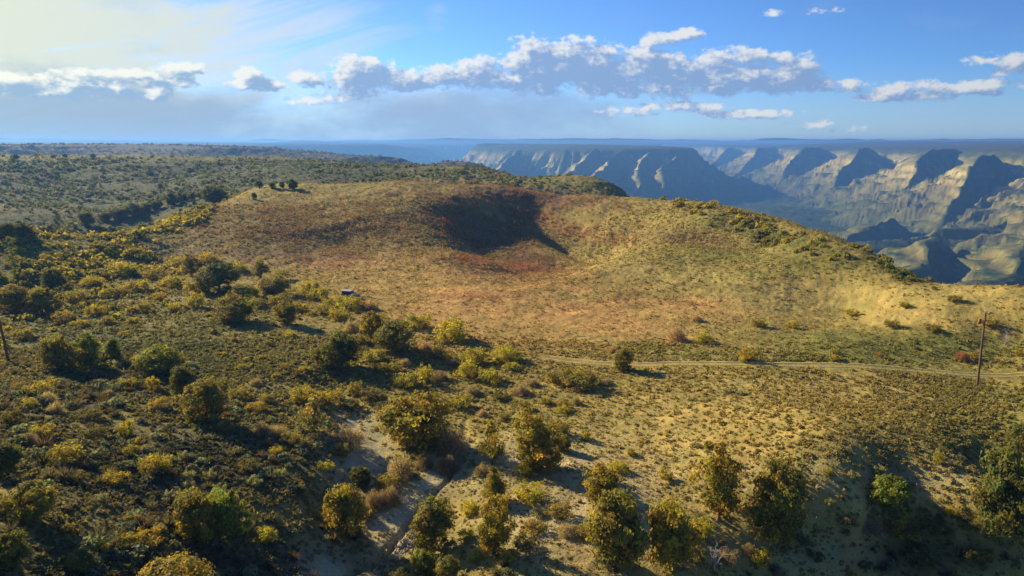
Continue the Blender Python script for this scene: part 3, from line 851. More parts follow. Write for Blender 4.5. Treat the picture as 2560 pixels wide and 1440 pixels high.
def juniper_meshes(seed, style):
    """crown and trunk for a tree 1 wide in radius and h tall; returns (crown mesh, trunk mesh, h)"""
    r = np.random.default_rng(seed); rd = random.Random(seed)
    h = {'dome': 1.75, 'round': 2.05, 'cone': 2.9, 'open': 2.6, 'spire': 5.5, 'tall': 2.5}[style]
    ncl = {'dome': 105, 'round': 95, 'cone': 85, 'open': 60, 'spire': 60, 'tall': 100}[style]
    per = 110
    lobes = [(r.normal(size=3), r.uniform(.12, .32)) for _ in range(7)]
    cents = []; rads = []
    for i in range(ncl):
        d = r.normal(size=3); d /= np.linalg.norm(d)
        t = r.uniform(0, 1) ** .38
        lob = 1.0
        for ax, am in lobes:
            ax = ax / np.linalg.norm(ax); lob += am * max(0, d @ ax) ** 3 - am * .3
        p = d * t * lob
        zz = (p[2] + 1) / 2
        if style == 'cone' : wd = 1.05 * max(.15, 1 - max(zz - .25, 0) * 1.15)
        elif style == 'spire': wd = max(.10, 1 - zz * .95); zz = (i + .5) / ncl
        elif style == 'dome': wd = 1.0 if zz < .5 else math.sqrt(max(0, 1 - ((zz - .5) * 1.5) ** 2)) + .1
        else: wd = 1.0
        if style == 'spire': p[:2] /= max(.5, abs(t))
        z0 = .12 if style not in ('open',) else .22
        c0 = np.array((p[0] * wd * .84, p[1] * wd * .84, h * (z0 + (1 - z0) * zz * .93)))
        cents.append(c0); rads.append((.15 if style != 'spire' else .16) * r.uniform(.6, 1.6) * (1.25 if style == 'dome' else 1))
    cents = np.array(cents); rads = np.array(rads)
    if style == 'open':
        keep = fbm(cents[:, 0] + 10, cents[:, 2] + 5 + seed, .9, 2) > -.3; cents = cents[keep]; rads = rads[keep]
        o_ = np.argsort(cents[:, 2]); zl = np.linspace(cents[o_[0], 2], cents[o_[-1], 2], len(o_)); cents[o_, 2] = .35 * cents[o_, 2] + .65 * zl; cents[:, :2] *= (1 - .45 * np.clip(cents[:, 2:] / h - .6, 0, 1) * 2)
    n = len(cents) * per
    d = r.normal(size=(n, 3)); d /= np.linalg.norm(d, axis=1)[:, None]
    rr_ = np.repeat(rads, per) * r.uniform(.35, 1.15, n)
    cen = np.repeat(cents, per, 0) + d * rr_[:, None] * np.array((1, 1, .8))
    mid = np.array((0, 0, h * .5))
    out = cen - mid; out /= np.linalg.norm(out, axis=1)[:, None] + 1e-9
    nn = d * .8 + out * .7 + r.normal(size=(n, 3)) * .5; nn /= np.linalg.norm(nn, axis=1)[:, None]
    V, f = leaf_tris(cen, nn, r.uniform(.022, .047, n), r, 1.25)
    rad_ = np.percentile(np.hypot(V[:, 0], V[:, 1]), 95); lo, hi = np.percentile(V[:, 2], 1), np.percentile(V[:, 2], 99.3)
    z_lo = {'open': .16, 'spire': .05}.get(style, .035) * h
    fit = lambda Q: np.stack([Q[:, 0] / rad_, Q[:, 1] / rad_, z_lo + (Q[:, 2] - lo) / (hi - lo) * (h - z_lo)], 1)
    V = fit(V); cents = fit(cents)
    ct = r.uniform(.72, 1.28, (len(cents), 1)) * np.array((1, 1, 1)) * (1 + r.normal(size=(len(cents), 3)) * np.array((.10, .05, .12)))
    cols = np.repeat(np.repeat(ct, per, 0) * r.uniform(.75, 1.25, (n, 1)), 3, 0)
    T = Tubes()
    tr = wiggle((0, 0, -.12), (rd.uniform(-.12, .12), rd.uniform(-.12, .12), h * (.72 if style != 'spire' else .97)), 5, .05, rd)
    T.add(tr, [.10, .085, .07, .055, .04, .018] if style != 'spire' else [.08, .07, .06, .045, .03, .012], 7)
    for i in range(10 if style != 'spire' else 0):
        a = rd.uniform(0, 6.28); q = rd.uniform(.7, 1.08)
        T.add(wiggle(tr[rd.randint(1, 3)], (math.cos(a) * q, math.sin(a) * q, h * rd.uniform(.15, .75)), 3, .06, rd), [.022, .016, .011, .004], 4)
    for c0 in cents[r.permutation(len(cents))[:26 if style != 'spire' else 18]]:
        k = min(max(int(c0[2] / h * 5), 0), 3)
        s_ = tr[k].lerp(tr[k + 1], .4)
        e_ = Vector(c0)
        T.add(wiggle(s_, e_, 3, .05, rd), [.038, .028, .018, .008], 5)
    return V, f, cols, T, h


TREE_KINDS = {}
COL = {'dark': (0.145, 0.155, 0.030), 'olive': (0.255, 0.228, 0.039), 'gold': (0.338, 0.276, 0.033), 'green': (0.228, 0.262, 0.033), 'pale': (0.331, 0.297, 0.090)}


def tree_variant(style, tone, k):
    key = (style, tone, k)
    if key not in TREE_KINDS:
        V, f, cols, T, h = juniper_meshes(hash_int(style, k), style)
        TREE_KINDS[key] = (make_mesh('crown', V, f, M_leaf, False, cols * np.array(COL[tone])), T.mesh('trunk', M_bark), h)
    return TREE_KINDS[key]


def hash_int(s, k): return sum(ord(c_) * (i + 1) for i, c_ in enumerate(s)) * 31 + k * 977


def size_m(u, v, hpx, wpx):
    x, y, r_ = hit(u, v)
    z = float(ground_z(x, y)[0]); dist = math.sqrt(x * x + y * y + z * z)
    dep = math.atan2(-z, r_)
    cx = (u - 1280) / F; k = dist / math.sqrt(1 + cx * cx) / F * math.cos(math.atan(abs(720 - v) / F))
    wm = wpx * k; hm = hpx * k
    h = (hm - .38 * wm * math.sin(dep)) / math.cos(dep)
    return x, y, z, max(h, .45 * wm), wm


TREES = [  # u, v of the foot, height px, width px, shape, tone, label
    (548, 738, 82, 92, 'round', 'dark', 'broad dark green juniper, tallest of the group above the left scrub flat'),
    (652, 702, 54, 54, 'open', 'dark', 'round topped juniper on a bare visible stem behind the pale rounded juniper'),
    (682, 738, 52, 72, 'dome', 'pale', 'pale olive dome shaped juniper in front of the stemmed round juniper'),
    (586, 806, 68, 98, 'dome', 'olive', 'wide domed olive juniper below the broad dark juniper'),
    (718, 812, 58, 56, 'round', 'olive', 'small upright olive juniper right of the wide domed olive one'),
    (478, 692, 54, 46, 'open', 'olive', 'slender ragged juniper standing in yellow oak scrub left of the dark juniper'),
    (146, 926, 88, 84, 'round', 'olive', 'first of three junipers in a row at left, roundest and darkest'),
    (222, 917, 86, 66, 'round', 'green', 'middle juniper of the row of three at left'),
    (286, 906, 60, 46, 'cone', 'green', 'small conical green juniper ending the row of three at left'),
    (396, 936, 80, 104, 'dome', 'green', 'lone wide spreading green juniper right of the row of three'),
    (455, 988, 72, 58, 'round', 'dark', 'compact very dark juniper below the wide spreading green one'),
    (520, 1046, 104, 108, 'round', 'olive', 'tall full olive juniper beside the compact very dark one'),
    (855, 918, 90, 98, 'round', 'dark', 'dense dark rounded juniper at the left edge of the yellow oak thicket'),
    (938, 852, 74, 62, 'round', 'gold', 'narrow golden juniper overlapping the larger one above the thicket'),
    (985, 882, 84, 90, 'round', 'olive', 'full olive juniper right of the narrow golden one'),
    (1040, 1108, 136, 162, 'dome', 'gold', 'largest domed golden juniper beside the dry gully'),
    (1560, 926, 56, 50, 'round', 'olive', 'single small juniper standing beside the dirt track'),
    (1230, 1162, 102, 92, 'open', 'olive', 'open branched juniper with visible limbs across the gully from the largest dome'),
    (1340, 1172, 142, 118, 'tall', 'gold', 'tall full golden juniper right of the open branched one'),
    (1235, 1256, 88, 62, 'cone', 'gold', 'small conical golden juniper on the slope below the tall full one'),
    (861, 1324, 114, 112, 'round', 'gold', 'rounded golden green juniper left of the gully near the bottom'),
    (909, 1217, 54, 52, 'round', 'dark', 'little dark green juniper on the pale bank above the rounded one'),
    (1080, 1372, 122, 106, 'round', 'olive', 'leaning juniper with forked stem beside the grey fallen tree'),
    (1232, 1386, 134, 92, 'tall', 'gold', 'upright golden juniper right of the grey fallen tree'),
    (1505, 1264, 98, 90, 'round', 'gold', 'egg shaped golden juniper alone above the big pair'),
    (1545, 1420, 188, 140, 'tall', 'olive', 'left juniper of the big pair at the bottom middle'),
    (1668, 1422, 170, 126, 'round', 'gold', 'right juniper of the big pair at the bottom middle'),
    (1795, 1302, 184, 128, 'open', 'gold', 'loose layered juniper with sky lit gaps above the big pair'),
    (1945, 1352, 196, 132, 'tall', 'olive', 'tall shaggy dark juniper right of the loose layered one'),
    (2228, 1272, 96, 112, 'round', 'green', 'neat round bright green juniper on the right slope'),
    (2512, 1335, 236, 156, 'tall', 'dark', 'massive dark juniper at the right edge'),
    (2556, 1160, 100, 70, 'round', 'dark', 'dark juniper peeking above the massive one at the right edge'),
    (486, 1346, 124, 104, 'round', 'olive', 'left half of the joined pair of green junipers in the shaded hollow'),
    (562, 1346, 122, 104, 'round', 'green', 'right half of the joined pair of green junipers in the shaded hollow'),
    (75, 1296, 106, 130, 'round', 'olive', 'broad olive juniper in the shaded lower left corner'),
    (425, 1490, 110, 160, 'dome', 'gold', 'wide golden dome cut by the bottom edge below the joined pair'),
    (780, 1078, 84, 88, 'open', 'pale', 'pale loose juniper above the bare pinkish brush'),
    (18, 1195, 90, 76, 'round', 'dark', 'dark juniper cut by the left edge above the broad olive one'),
    (36, 782, 68, 78, 'round', 'olive', 'leftmost olive juniper of the left edge clump'),
    (104, 786, 66, 72, 'round', 'olive', 'right hand olive juniper of the left edge clump'),
    (130, 722, 46, 56, 'round', 'dark', 'dark juniper behind the left edge clump'),
    (52, 604, 46, 62, 'round', 'dark', 'dark juniper on the spur crest near the left edge'),
    (14, 606, 46, 46, 'round', 'dark', 'dark juniper cut by the left edge on the spur crest'),
    (217, 566, 34, 42, 'round', 'dark', 'small dark juniper at the start of the wooded spur line'),
    (535, 508, 40, 54, 'dome', 'dark', 'bushy juniper where the spur meets the central hill'),
    (1065, 1440, 66, 62, 'round', 'green', 'bright green juniper below the fallen tree, left one'),
    (1122, 1455, 66, 60, 'round', 'olive', 'olive juniper below the fallen tree, right one'),
    (1000, 1478, 50, 60, 'round', 'dark', 'low dark juniper at the bottom edge beside the gully mouth'),
    (38, 694, 98, 24, 'spire', 'green', 'thin spindly conifer rising from the oak scrub at far left'),
    (148, 590, 62, 24, 'spire', 'dark', 'thin dark conifer on the spur crest at left'),
    (1408, 1128, 40, 44, 'round', 'olive', 'small juniper bush just behind the tall full golden one'),
    (2000, 1250, 60, 30, 'open', 'dark', 'ragged young juniper behind the tall shaggy dark one'),
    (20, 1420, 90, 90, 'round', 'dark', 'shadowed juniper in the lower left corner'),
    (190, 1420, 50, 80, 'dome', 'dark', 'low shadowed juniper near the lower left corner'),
    (648, 474, 20, 20, 'round', 'dark', 'first small dark tree on the hill skyline left of centre'),
    (680, 473, 16, 17, 'round', 'dark', 'second small dark tree on the hill skyline'),
    (705, 471, 14, 15, 'round', 'dark', 'smallest dark tree on the hill skyline'),
    (733, 475, 24, 28, 'round', 'dark', 'widest dark tree on the hill skyline'),
    (38, 402, 13, 22, 'round', 'dark', 'widest dark tree on the distant bench rim'),
    (136, 397, 8, 13, 'round', 'dark', 'second tiny dark tree on the distant bench rim'),
    (163, 396, 9, 13, 'round', 'dark', 'third tiny dark tree on the distant bench rim'),
    (231, 395, 9, 16, 'round', 'dark', 'fourth tiny dark tree on the distant bench rim'),
    (636, 500, 16, 14, 'round', 'dark', 'dark tree below the skyline group on the hill'),
]
SPUR_LINE = [(300, 546, 24, 46), (335, 540, 30, 40), (365, 533, 24, 36), (392, 524, 22, 30), (432, 516, 30, 36), (456, 507, 24, 30), (480, 503, 18, 24), (505, 497, 16, 22), (265, 552, 20, 36)]
for i, (u, v, h_, w_) in enumerate(SPUR_LINE):
    TREES.append((u, v, h_, w_, ['round', 'dome'][i % 2], 'dark', None))
spur_lab = {(s_[0], s_[1]): f'{w_} dark juniper from the left in the wooded line along the spur crest' for s_, w_ in zip(sorted(SPUR_LINE), 'first second third fourth fifth sixth seventh eighth ninth'.split())}
GRP = {'T': 'junipers scattered over the slopes'}
rd = random.Random(5)


def plant(kind_name, meshes, part_names, x, y, z, h, w, h0, label, cat, group, sink=.03):
    e = bpy.data.objects.new(kind_name, None); C.objects.link(e)
    e.location = (x, y, z - sink); e.rotation_euler = (0, 0, rd.uniform(0, 6.28)); e.empty_display_size = .2
    e.scale = (w / 2, w / 2, h / h0)
    tag(e, label, cat, group)
    for me, pn in zip(meshes, part_names):
        o = bpy.data.objects.new(pn, me); C.objects.link(o); o.parent = e
    return e


cnt = {}
for (u, v, hp, wp, style, tone, lab) in TREES:
    cnt[style] = cnt.get(style, 0) + 1
    k = cnt[style] % (4 if style in ('round', 'tall') else 2)
    crown, trunk, h0 = tree_variant(style, tone, k)
    x, y, z, h, w = size_m(u, v - 2, hp, wp)
    cat = 'conifer' if style == 'spire' else 'tree'
    plant('conifer' if style == 'spire' else 'juniper_tree', (crown, trunk), ('crown', 'trunk'), x, y, z, h * 1.03, w * 1.04, h0,
          lab or spur_lab[(u, v)], cat,
          'small conifers' if style == 'spire' else ('trees along the spur crest' if lab is None else GRP['T']))


# shrubs: leafy domes on stems and leafless domes of twigs
def shrub_meshes(seed, leafy):
    r = np.random.default_rng(seed); rd_ = random.Random(seed)
    h = 1.25
    T = Tubes()
    tips = []
    for i in range(26):
        a = rd_.uniform(0, 6.28); t = rd_.uniform(.15, 1) ** .6
        tip = (math.cos(a) * t * .8, math.sin(a) * t * .8, h * (1 - .45 * t * t) * rd_.uniform(.6, .92))
        T.add(wiggle((math.cos(a) * .12, math.sin(a) * .12, -.08), tip, 3, .04, rd_), [.02, .016, .011, .006], 4)
        tips.append(tip)
    if leafy:
        ncl, per = 46, 52
        cents = []
        for i in range(ncl):
            d = r.normal(size=3); d /= np.linalg.norm(d); t = r.uniform(.2, 1) ** .5
            cents.append((d[0] * t * .86, d[1] * t * .86, h * (.42 + .46 * d[2] * t)))
        cents = np.array(cents) * r.uniform(.85, 1.12, (ncl, 1)); rads = r.uniform(.13, .26, ncl)
        n = ncl * per
        d = r.normal(size=(n, 3)); d /= np.linalg.norm(d, axis=1)[:, None]
        cen = np.repeat(cents, per, 0) + d * (np.repeat(rads, per) * r.uniform(.4, 1.2, n))[:, None]
        nn = d + r.normal(size=(n, 3)) * .5 + np.array((0, 0, .3)); nn /= np.linalg.norm(nn, axis=1)[:, None]
        V, f = leaf_tris(cen, nn, r.uniform(.03, .07, n), r, 1.1)
        V[:, :2] /= np.percentile(np.hypot(V[:, 0], V[:, 1]), 93); V[:, 2] = (V[:, 2] - np.percentile(V[:, 2], 2)) / (np.percentile(V[:, 2], 98.5) - np.percentile(V[:, 2], 2)) * h
        ct = r.uniform(.75, 1.25, (ncl, 1)) * (1 + r.normal(size=(ncl, 3)) * np.array((.1, .06, .1)))
        cols = np.repeat(np.repeat(ct, per, 0) * r.uniform(.75, 1.25, (n, 1)), 3, 0)
    else:
        n = 2300
        d = unit(n, r, .1); rad = r.uniform(.3, 1, n) ** .5
        lob = 1 + .25 * np.sin(d[:, 0] * 5 + seed) * np.cos(d[:, 1] * 5)
        base = d * (rad * lob * .82)[:, None] * np.array((1, 1, h))
        ax = d + r.normal(size=(n, 3)) * .45; ax /= np.linalg.norm(ax, axis=1)[:, None]
        sdv = np.cross(ax, r.normal(size=(n, 3))); sdv /= np.linalg.norm(sdv, axis=1)[:, None]
        L = r.uniform(.12, .3, (n, 1)); w = .014
        V = np.stack([base - ax * L * .5 + sdv * w, base - ax * L * .5 - sdv * w, base + ax * L * .5], 1).reshape(-1, 3)
        f = np.arange(3 * n).reshape(-1, 3)
        cols = np.repeat(r.uniform(.7, 1.3, (n, 1)) * np.ones((1, 3)), 3, 0)
    return V, f, cols, T, h


SH = {}
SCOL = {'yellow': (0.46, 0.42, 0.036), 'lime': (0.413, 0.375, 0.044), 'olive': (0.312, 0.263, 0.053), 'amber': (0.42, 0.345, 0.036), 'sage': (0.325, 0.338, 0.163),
        'pink': (0.475, 0.350, 0.225), 'brown': (0.288, 0.231, 0.150), 'red': (0.375, 0.188, 0.088), 'mauve': (0.388, 0.325, 0.206), 'dim': (0.188, 0.175, 0.044)}  # dim is dark green with shade put into the leaf colour
LEAFY = ('yellow', 'lime', 'olive', 'amber', 'sage', 'dim')


def shrub_variant(tone, k):
    if (tone, k) not in SH:
        V, f, cols, T, h = shrub_meshes(500 + k * 7 + len(tone), tone in LEAFY)
        SH[(tone, k)] = (make_mesh('foliage' if tone in LEAFY else 'twigs', V, f, M_leaf, False, cols * np.array(SCOL[tone])), T.mesh('stems', M_bark), h)
    return SH[(tone, k)]


SHRUBS = [  # u, v foot, height px, width px, tone
    (1125, 852, 58, 90, 'yellow'), (1185, 908, 42, 66, 'lime'), (1262, 902, 42, 72, 'yellow'), (1175, 942, 42, 62, 'yellow'), (1228, 958, 38, 58, 'yellow'), (1278, 926, 24, 42, 'lime'),
    (1020, 968, 38, 68, 'lime'), (1066, 956, 44, 36, 'yellow'), (890, 988, 34, 38, 'olive'), (1042, 822, 40, 74, 'lime'), (1094, 895, 34, 56, 'olive'), (1058, 878, 34, 66, 'pink'),
    (940, 903, 30, 56, 'lime'), (952, 930, 24, 44, 'olive'), (1390, 956, 32, 60, 'olive'), (1448, 968, 42, 96, 'olive'), (1515, 962, 18, 40, 'mauve'), (758, 1004, 40, 72, 'amber'),
    (822, 1010, 36, 70, 'amber'), (640, 1030, 28, 50, 'amber'), (669, 1010, 28, 34, 'olive'), (870, 1112, 60, 100, 'mauve'), (165, 1154, 52, 92, 'lime'), (105, 1092, 28, 60, 'amber'),
    (105, 988, 36, 74, 'amber'), (50, 980, 26, 40, 'olive'), (320, 968, 18, 44, 'amber'), (385, 978, 36, 30, 'amber'), (400, 1022, 30, 54, 'amber'), (335, 810, 16, 28, 'amber'),
    (268, 812, 22, 34, 'olive'), (400, 752, 22, 34, 'amber'), (362, 782, 26, 30, 'olive'), (435, 780, 20, 34, 'amber'), (300, 740, 22, 40, 'olive'), (268, 745, 26, 36, 'lime'),
    (560, 892, 12, 18, 'amber'), (617, 906, 14, 18, 'amber'), (655, 900, 12, 14, 'amber'), (690, 946, 13, 20, 'amber'), (712, 925, 18, 22, 'olive'), (760, 932, 18, 32, 'lime'),
    (668, 865, 14, 20, 'olive'), (310, 842, 12, 28, 'amber'), (640, 965, 26, 38, 'mauve'), (600, 985, 16, 30, 'olive'), (605, 925, 12, 30, 'lime'), (725, 845, 18, 34, 'yellow'),
    (1158, 1018, 28, 58, 'lime'), (1205, 1040, 22, 36, 'pink'), (1262, 1050, 20, 34, 'olive'), (1395, 1088, 42, 66, 'olive'), (1408, 1020, 22, 34, 'olive'), (1365, 1012, 16, 34, 'olive'),
    (1312, 1025, 24, 30, 'olive'), (1440, 1012, 28, 34, 'mauve'), (1410, 1032, 20, 36, 'yellow'), (1462, 1102, 28, 30, 'lime'), (1575, 1138, 18, 22, 'lime'), (1545, 1178, 28, 50, 'yellow'),
    (1665, 1197, 26, 36, 'lime'), (1325, 1248, 42, 82, 'yellow'), (1175, 1284, 36, 46, 'yellow'), (1308, 1192, 34, 48, 'yellow'), (1130, 1132, 82, 92, 'pink'), (1002, 1194, 76, 88, 'mauve'),
    (965, 1222, 40, 60, 'olive'), (1120, 1180, 60, 80, 'brown'), (938, 1270, 60, 74, 'brown'), (690, 1095, 44, 70, 'mauve'), (655, 1085, 40, 60, 'mauve'), (730, 1110, 34, 60, 'olive'),
    (975, 1260, 60, 70, 'brown'), (905, 1290, 50, 60, 'brown'), (1060, 1170, 50, 60, 'brown'), (1205, 1190, 40, 50, 'mauve'), (1870, 903, 34, 46, 'amber'), (1858, 908, 16, 18, 'yellow'),
    (1762, 858, 14, 50, 'yellow'), (1690, 852, 46, 64, 'pink'), (1530, 882, 18, 40, 'pink'), (1545, 896, 10, 24, 'amber'), (2404, 902, 30, 46, 'red'), (2085, 886, 14, 20, 'amber'),
    (2200, 894, 14, 24, 'red'), (2086, 902, 14, 26, 'amber'), (2345, 1160, 32, 26, 'lime'), (2072, 1194, 24, 24, 'olive'), (1740, 805, 20, 44, 'pink'), (1895, 818, 14, 40, 'olive'),
    (1980, 822, 12, 36, 'amber'), (2130, 790, 12, 34, 'amber'), (2230, 820, 14, 40, 'olive'), (2330, 830, 14, 40, 'olive'), (2470, 815, 16, 44, 'amber'), (2260, 770, 10, 30, 'amber'),
    (2385, 755, 10, 34, 'olive'), (2440, 900, 18, 30, 'olive'), (2555, 890, 14, 36, 'amber'), (1815, 985, 10, 22, 'sage'), (1850, 990, 14, 22, 'sage'), (1746, 1120, 12, 22, 'sage'),
    (2190, 1185, 16, 44, 'sage'), (2130, 1195, 14, 36, 'sage'), (2075, 1262, 18, 24, 'sage'), (1165, 1350, 30, 40, 'lime'), (1190, 1400, 26, 40, 'yellow'), (1270, 1402, 26, 44, 'yellow'),
    (1460, 1340, 28, 60, 'olive'), (1400, 1290, 28, 70, 'olive'), (1530, 1330, 20, 40, 'sage'), (1420, 1335, 24, 70, 'mauve'), (1340, 1330, 26, 60, 'olive'), (1345, 1290, 20, 40, 'sage'),
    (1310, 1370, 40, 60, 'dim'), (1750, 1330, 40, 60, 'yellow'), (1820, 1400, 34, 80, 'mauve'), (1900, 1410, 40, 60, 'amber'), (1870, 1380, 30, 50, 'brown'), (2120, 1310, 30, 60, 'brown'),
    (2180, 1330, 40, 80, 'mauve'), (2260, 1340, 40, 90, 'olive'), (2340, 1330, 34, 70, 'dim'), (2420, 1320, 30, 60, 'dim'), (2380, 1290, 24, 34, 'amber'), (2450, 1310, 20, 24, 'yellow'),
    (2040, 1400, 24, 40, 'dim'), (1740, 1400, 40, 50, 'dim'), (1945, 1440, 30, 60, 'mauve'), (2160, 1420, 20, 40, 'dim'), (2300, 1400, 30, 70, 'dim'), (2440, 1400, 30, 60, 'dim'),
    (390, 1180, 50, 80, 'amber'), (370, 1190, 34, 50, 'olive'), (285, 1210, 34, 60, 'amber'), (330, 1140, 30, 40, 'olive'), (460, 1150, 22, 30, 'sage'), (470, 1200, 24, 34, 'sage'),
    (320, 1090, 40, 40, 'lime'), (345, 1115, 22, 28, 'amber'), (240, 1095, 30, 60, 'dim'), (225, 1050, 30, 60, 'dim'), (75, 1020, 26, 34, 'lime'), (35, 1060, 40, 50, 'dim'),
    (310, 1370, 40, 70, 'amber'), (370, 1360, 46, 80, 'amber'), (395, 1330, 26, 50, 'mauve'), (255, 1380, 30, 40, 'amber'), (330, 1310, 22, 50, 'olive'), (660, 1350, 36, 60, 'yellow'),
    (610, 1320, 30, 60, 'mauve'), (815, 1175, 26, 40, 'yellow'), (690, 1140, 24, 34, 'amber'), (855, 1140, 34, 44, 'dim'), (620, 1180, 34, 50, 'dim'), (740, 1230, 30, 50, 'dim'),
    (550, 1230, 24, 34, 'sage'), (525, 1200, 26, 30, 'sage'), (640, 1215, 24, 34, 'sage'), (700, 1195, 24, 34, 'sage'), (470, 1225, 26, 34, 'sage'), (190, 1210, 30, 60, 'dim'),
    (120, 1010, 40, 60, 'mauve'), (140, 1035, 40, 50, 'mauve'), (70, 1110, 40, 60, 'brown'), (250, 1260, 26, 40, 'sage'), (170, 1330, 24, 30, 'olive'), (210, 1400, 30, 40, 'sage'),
    (600, 1000, 30, 50, 'olive'), (560, 1075, 26, 50, 'olive'), (270, 990, 20, 34, 'mauve'), (340, 905, 22, 34, 'mauve'), (210, 935, 20, 34, 'amber'), (450, 905, 22, 40, 'mauve'),
    (840, 770, 22, 60, 'lime'), (880, 775, 26, 70, 'yellow'), (920, 775, 24, 60, 'pink'), (800, 750, 26, 60, 'lime'), (850, 800, 30, 60, 'lime'), (880, 830, 40, 60, 'mauve'),
    (810, 790, 24, 60, 'olive'), (770, 730, 26, 56, 'yellow'), (700, 765, 26, 60, 'olive'), (640, 770, 24, 50, 'olive'), (740, 780, 24, 40, 'olive'), (950, 810, 22, 50, 'lime'),
    (620, 745, 24, 60, 'amber'), (490, 770, 40, 40, 'green'), (495, 730, 30, 60, 'amber'), (430, 720, 26, 60, 'amber'), (390, 700, 30, 60, 'olive'), (350, 730, 30, 60, 'amber'),
    (230, 720, 30, 60, 'amber'), (300, 690, 30, 70, 'yellow'), (190, 760, 34, 60, 'olive'), (240, 790, 30, 50, 'amber'), (160, 810, 34, 50, 'olive'), (60, 850, 30, 50, 'olive'),
    (200, 820, 20, 40, 'amber'), (520, 660, 24, 60, 'amber'), (590, 680, 24, 50, 'yellow'), (700, 700, 20, 50, 'olive'), (450, 665, 24, 50, 'yellow'), (900, 860, 24, 50, 'olive'),
    (1180, 985, 22, 50, 'mauve'), (1300, 985, 26, 60, 'mauve'), (1330, 965, 24, 50, 'mauve'), (1100, 950, 30, 50, 'brown'), (930, 1000, 30, 60, 'dim'), (960, 1030, 24, 50, 'dim'),
    (880, 1020, 24, 40, 'dim'), (1110, 1015, 22, 40, 'dim'), (1250, 1000, 20, 40, 'dim'), (985, 930, 26, 44, 'olive'), (1130, 915, 24, 40, 'brown'), (1012, 915, 24, 40, 'mauve'),
]
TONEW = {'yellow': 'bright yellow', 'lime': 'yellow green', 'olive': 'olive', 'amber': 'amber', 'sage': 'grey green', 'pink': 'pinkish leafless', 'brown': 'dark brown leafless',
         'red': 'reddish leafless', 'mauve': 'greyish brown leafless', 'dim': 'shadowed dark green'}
LAND = [  # things a shrub can be found by: u, v, words
    (548, 700, 'the broad dark juniper'), (586, 775, 'the wide domed olive juniper'), (718, 785, 'the small upright olive juniper'), (146, 885, 'the roundest of the three row junipers'),
    (286, 880, 'the small conical green juniper'), (396, 895, 'the lone wide green juniper'), (455, 950, 'the compact very dark juniper'), (520, 995, 'the tall full olive juniper'),
    (855, 875, 'the dense dark rounded juniper'), (985, 840, 'the full olive juniper above the thicket'), (1050, 1040, 'the largest domed juniper'), (1560, 900, 'the single juniper by the track'),
    (1230, 1115, 'the open branched juniper'), (1340, 1100, 'the tall full golden juniper'), (1235, 1215, 'the small conical golden juniper'), (861, 1265, 'the rounded juniper left of the gully'),
    (909, 1190, 'the little dark bank juniper'), (1080, 1310, 'the leaning forked juniper'), (1232, 1320, 'the upright juniper by the fallen tree'), (1505, 1215, 'the egg shaped juniper'),
    (1545, 1330, 'the left juniper of the big pair'), (1668, 1340, 'the right juniper of the big pair'), (1795, 1200, 'the loose layered juniper'), (1945, 1255, 'the tall shaggy dark juniper'),
    (2228, 1220, 'the neat round green juniper'), (2512, 1220, 'the massive edge juniper'), (525, 1285, 'the joined juniper pair'), (75, 1240, 'the broad corner juniper'),
    (780, 1035, 'the pale loose juniper'), (70, 750, 'the left edge juniper clump'), (877, 737, 'the parked vehicle'), (2450, 880, 'the utility pole'), (1906, 880, 'the lone fence post'),
    (2185, 855, 'the heap of dead branches'), (1125, 820, 'the big yellow oak bush'), (2515, 840, 'the bare grey tree'), (38, 640, 'the spindly conifer'),
]
names_used = {}
groups = {'leafy': 'leafy oak and brush shrubs', 'bare': 'leafless brush shrubs'}
for i, (u, v, hp, wp, tone) in enumerate(SHRUBS):
    if tone == 'green': tone = 'lime'
    leafy = tone in LEAFY
    me, st, h0 = shrub_variant(tone, i % 3)
    x, y, z, h, w = size_m(u, v - 2, hp, wp)
    sz = 'large' if wp >= 70 else ('small' if wp <= 36 else 'mid sized')
    uc, vc = u, v - hp / 2
    order = sorted(LAND, key=lambda L: math.hypot(L[0] - uc, (L[1] - vc) * 1.5) if not (abs(L[0] - uc) < 12 and abs(L[1] - vc) < 12) else 1e9)
    lab = None
    for L in order[:7]:
        ddx, ddy = uc - L[0], (vc - L[1]) * 1.3
        far = math.hypot(ddx, ddy)
        if abs(ddx) > abs(ddy) * 2.2: rel = 'right of' if ddx > 0 else 'left of'
        elif abs(ddy) > abs(ddx) * 2.2: rel = 'straight in front of' if ddy > 0 else 'straight behind'
        else: rel = ('in front and ' if ddy > 0 else 'behind and ') + ('right of' if ddx > 0 else 'left of')
        how = 'close' if far < 75 else ('' if far < 160 else 'well')
        t_ = f"{sz} {TONEW[tone]} shrub {how} {rel} {L[2]}".replace('  ', ' ')
        if t_ not in names_used and len(t_.split()) <= 16:
            lab = t_; break
    names_used[lab] = 1
    plant('oak_shrub' if leafy else 'bare_shrub', (me, st), ('foliage' if leafy else 'twigs', 'stems'), x, y, z, h, w, h0, lab, 'shrub', groups['leafy' if leafy else 'bare'])

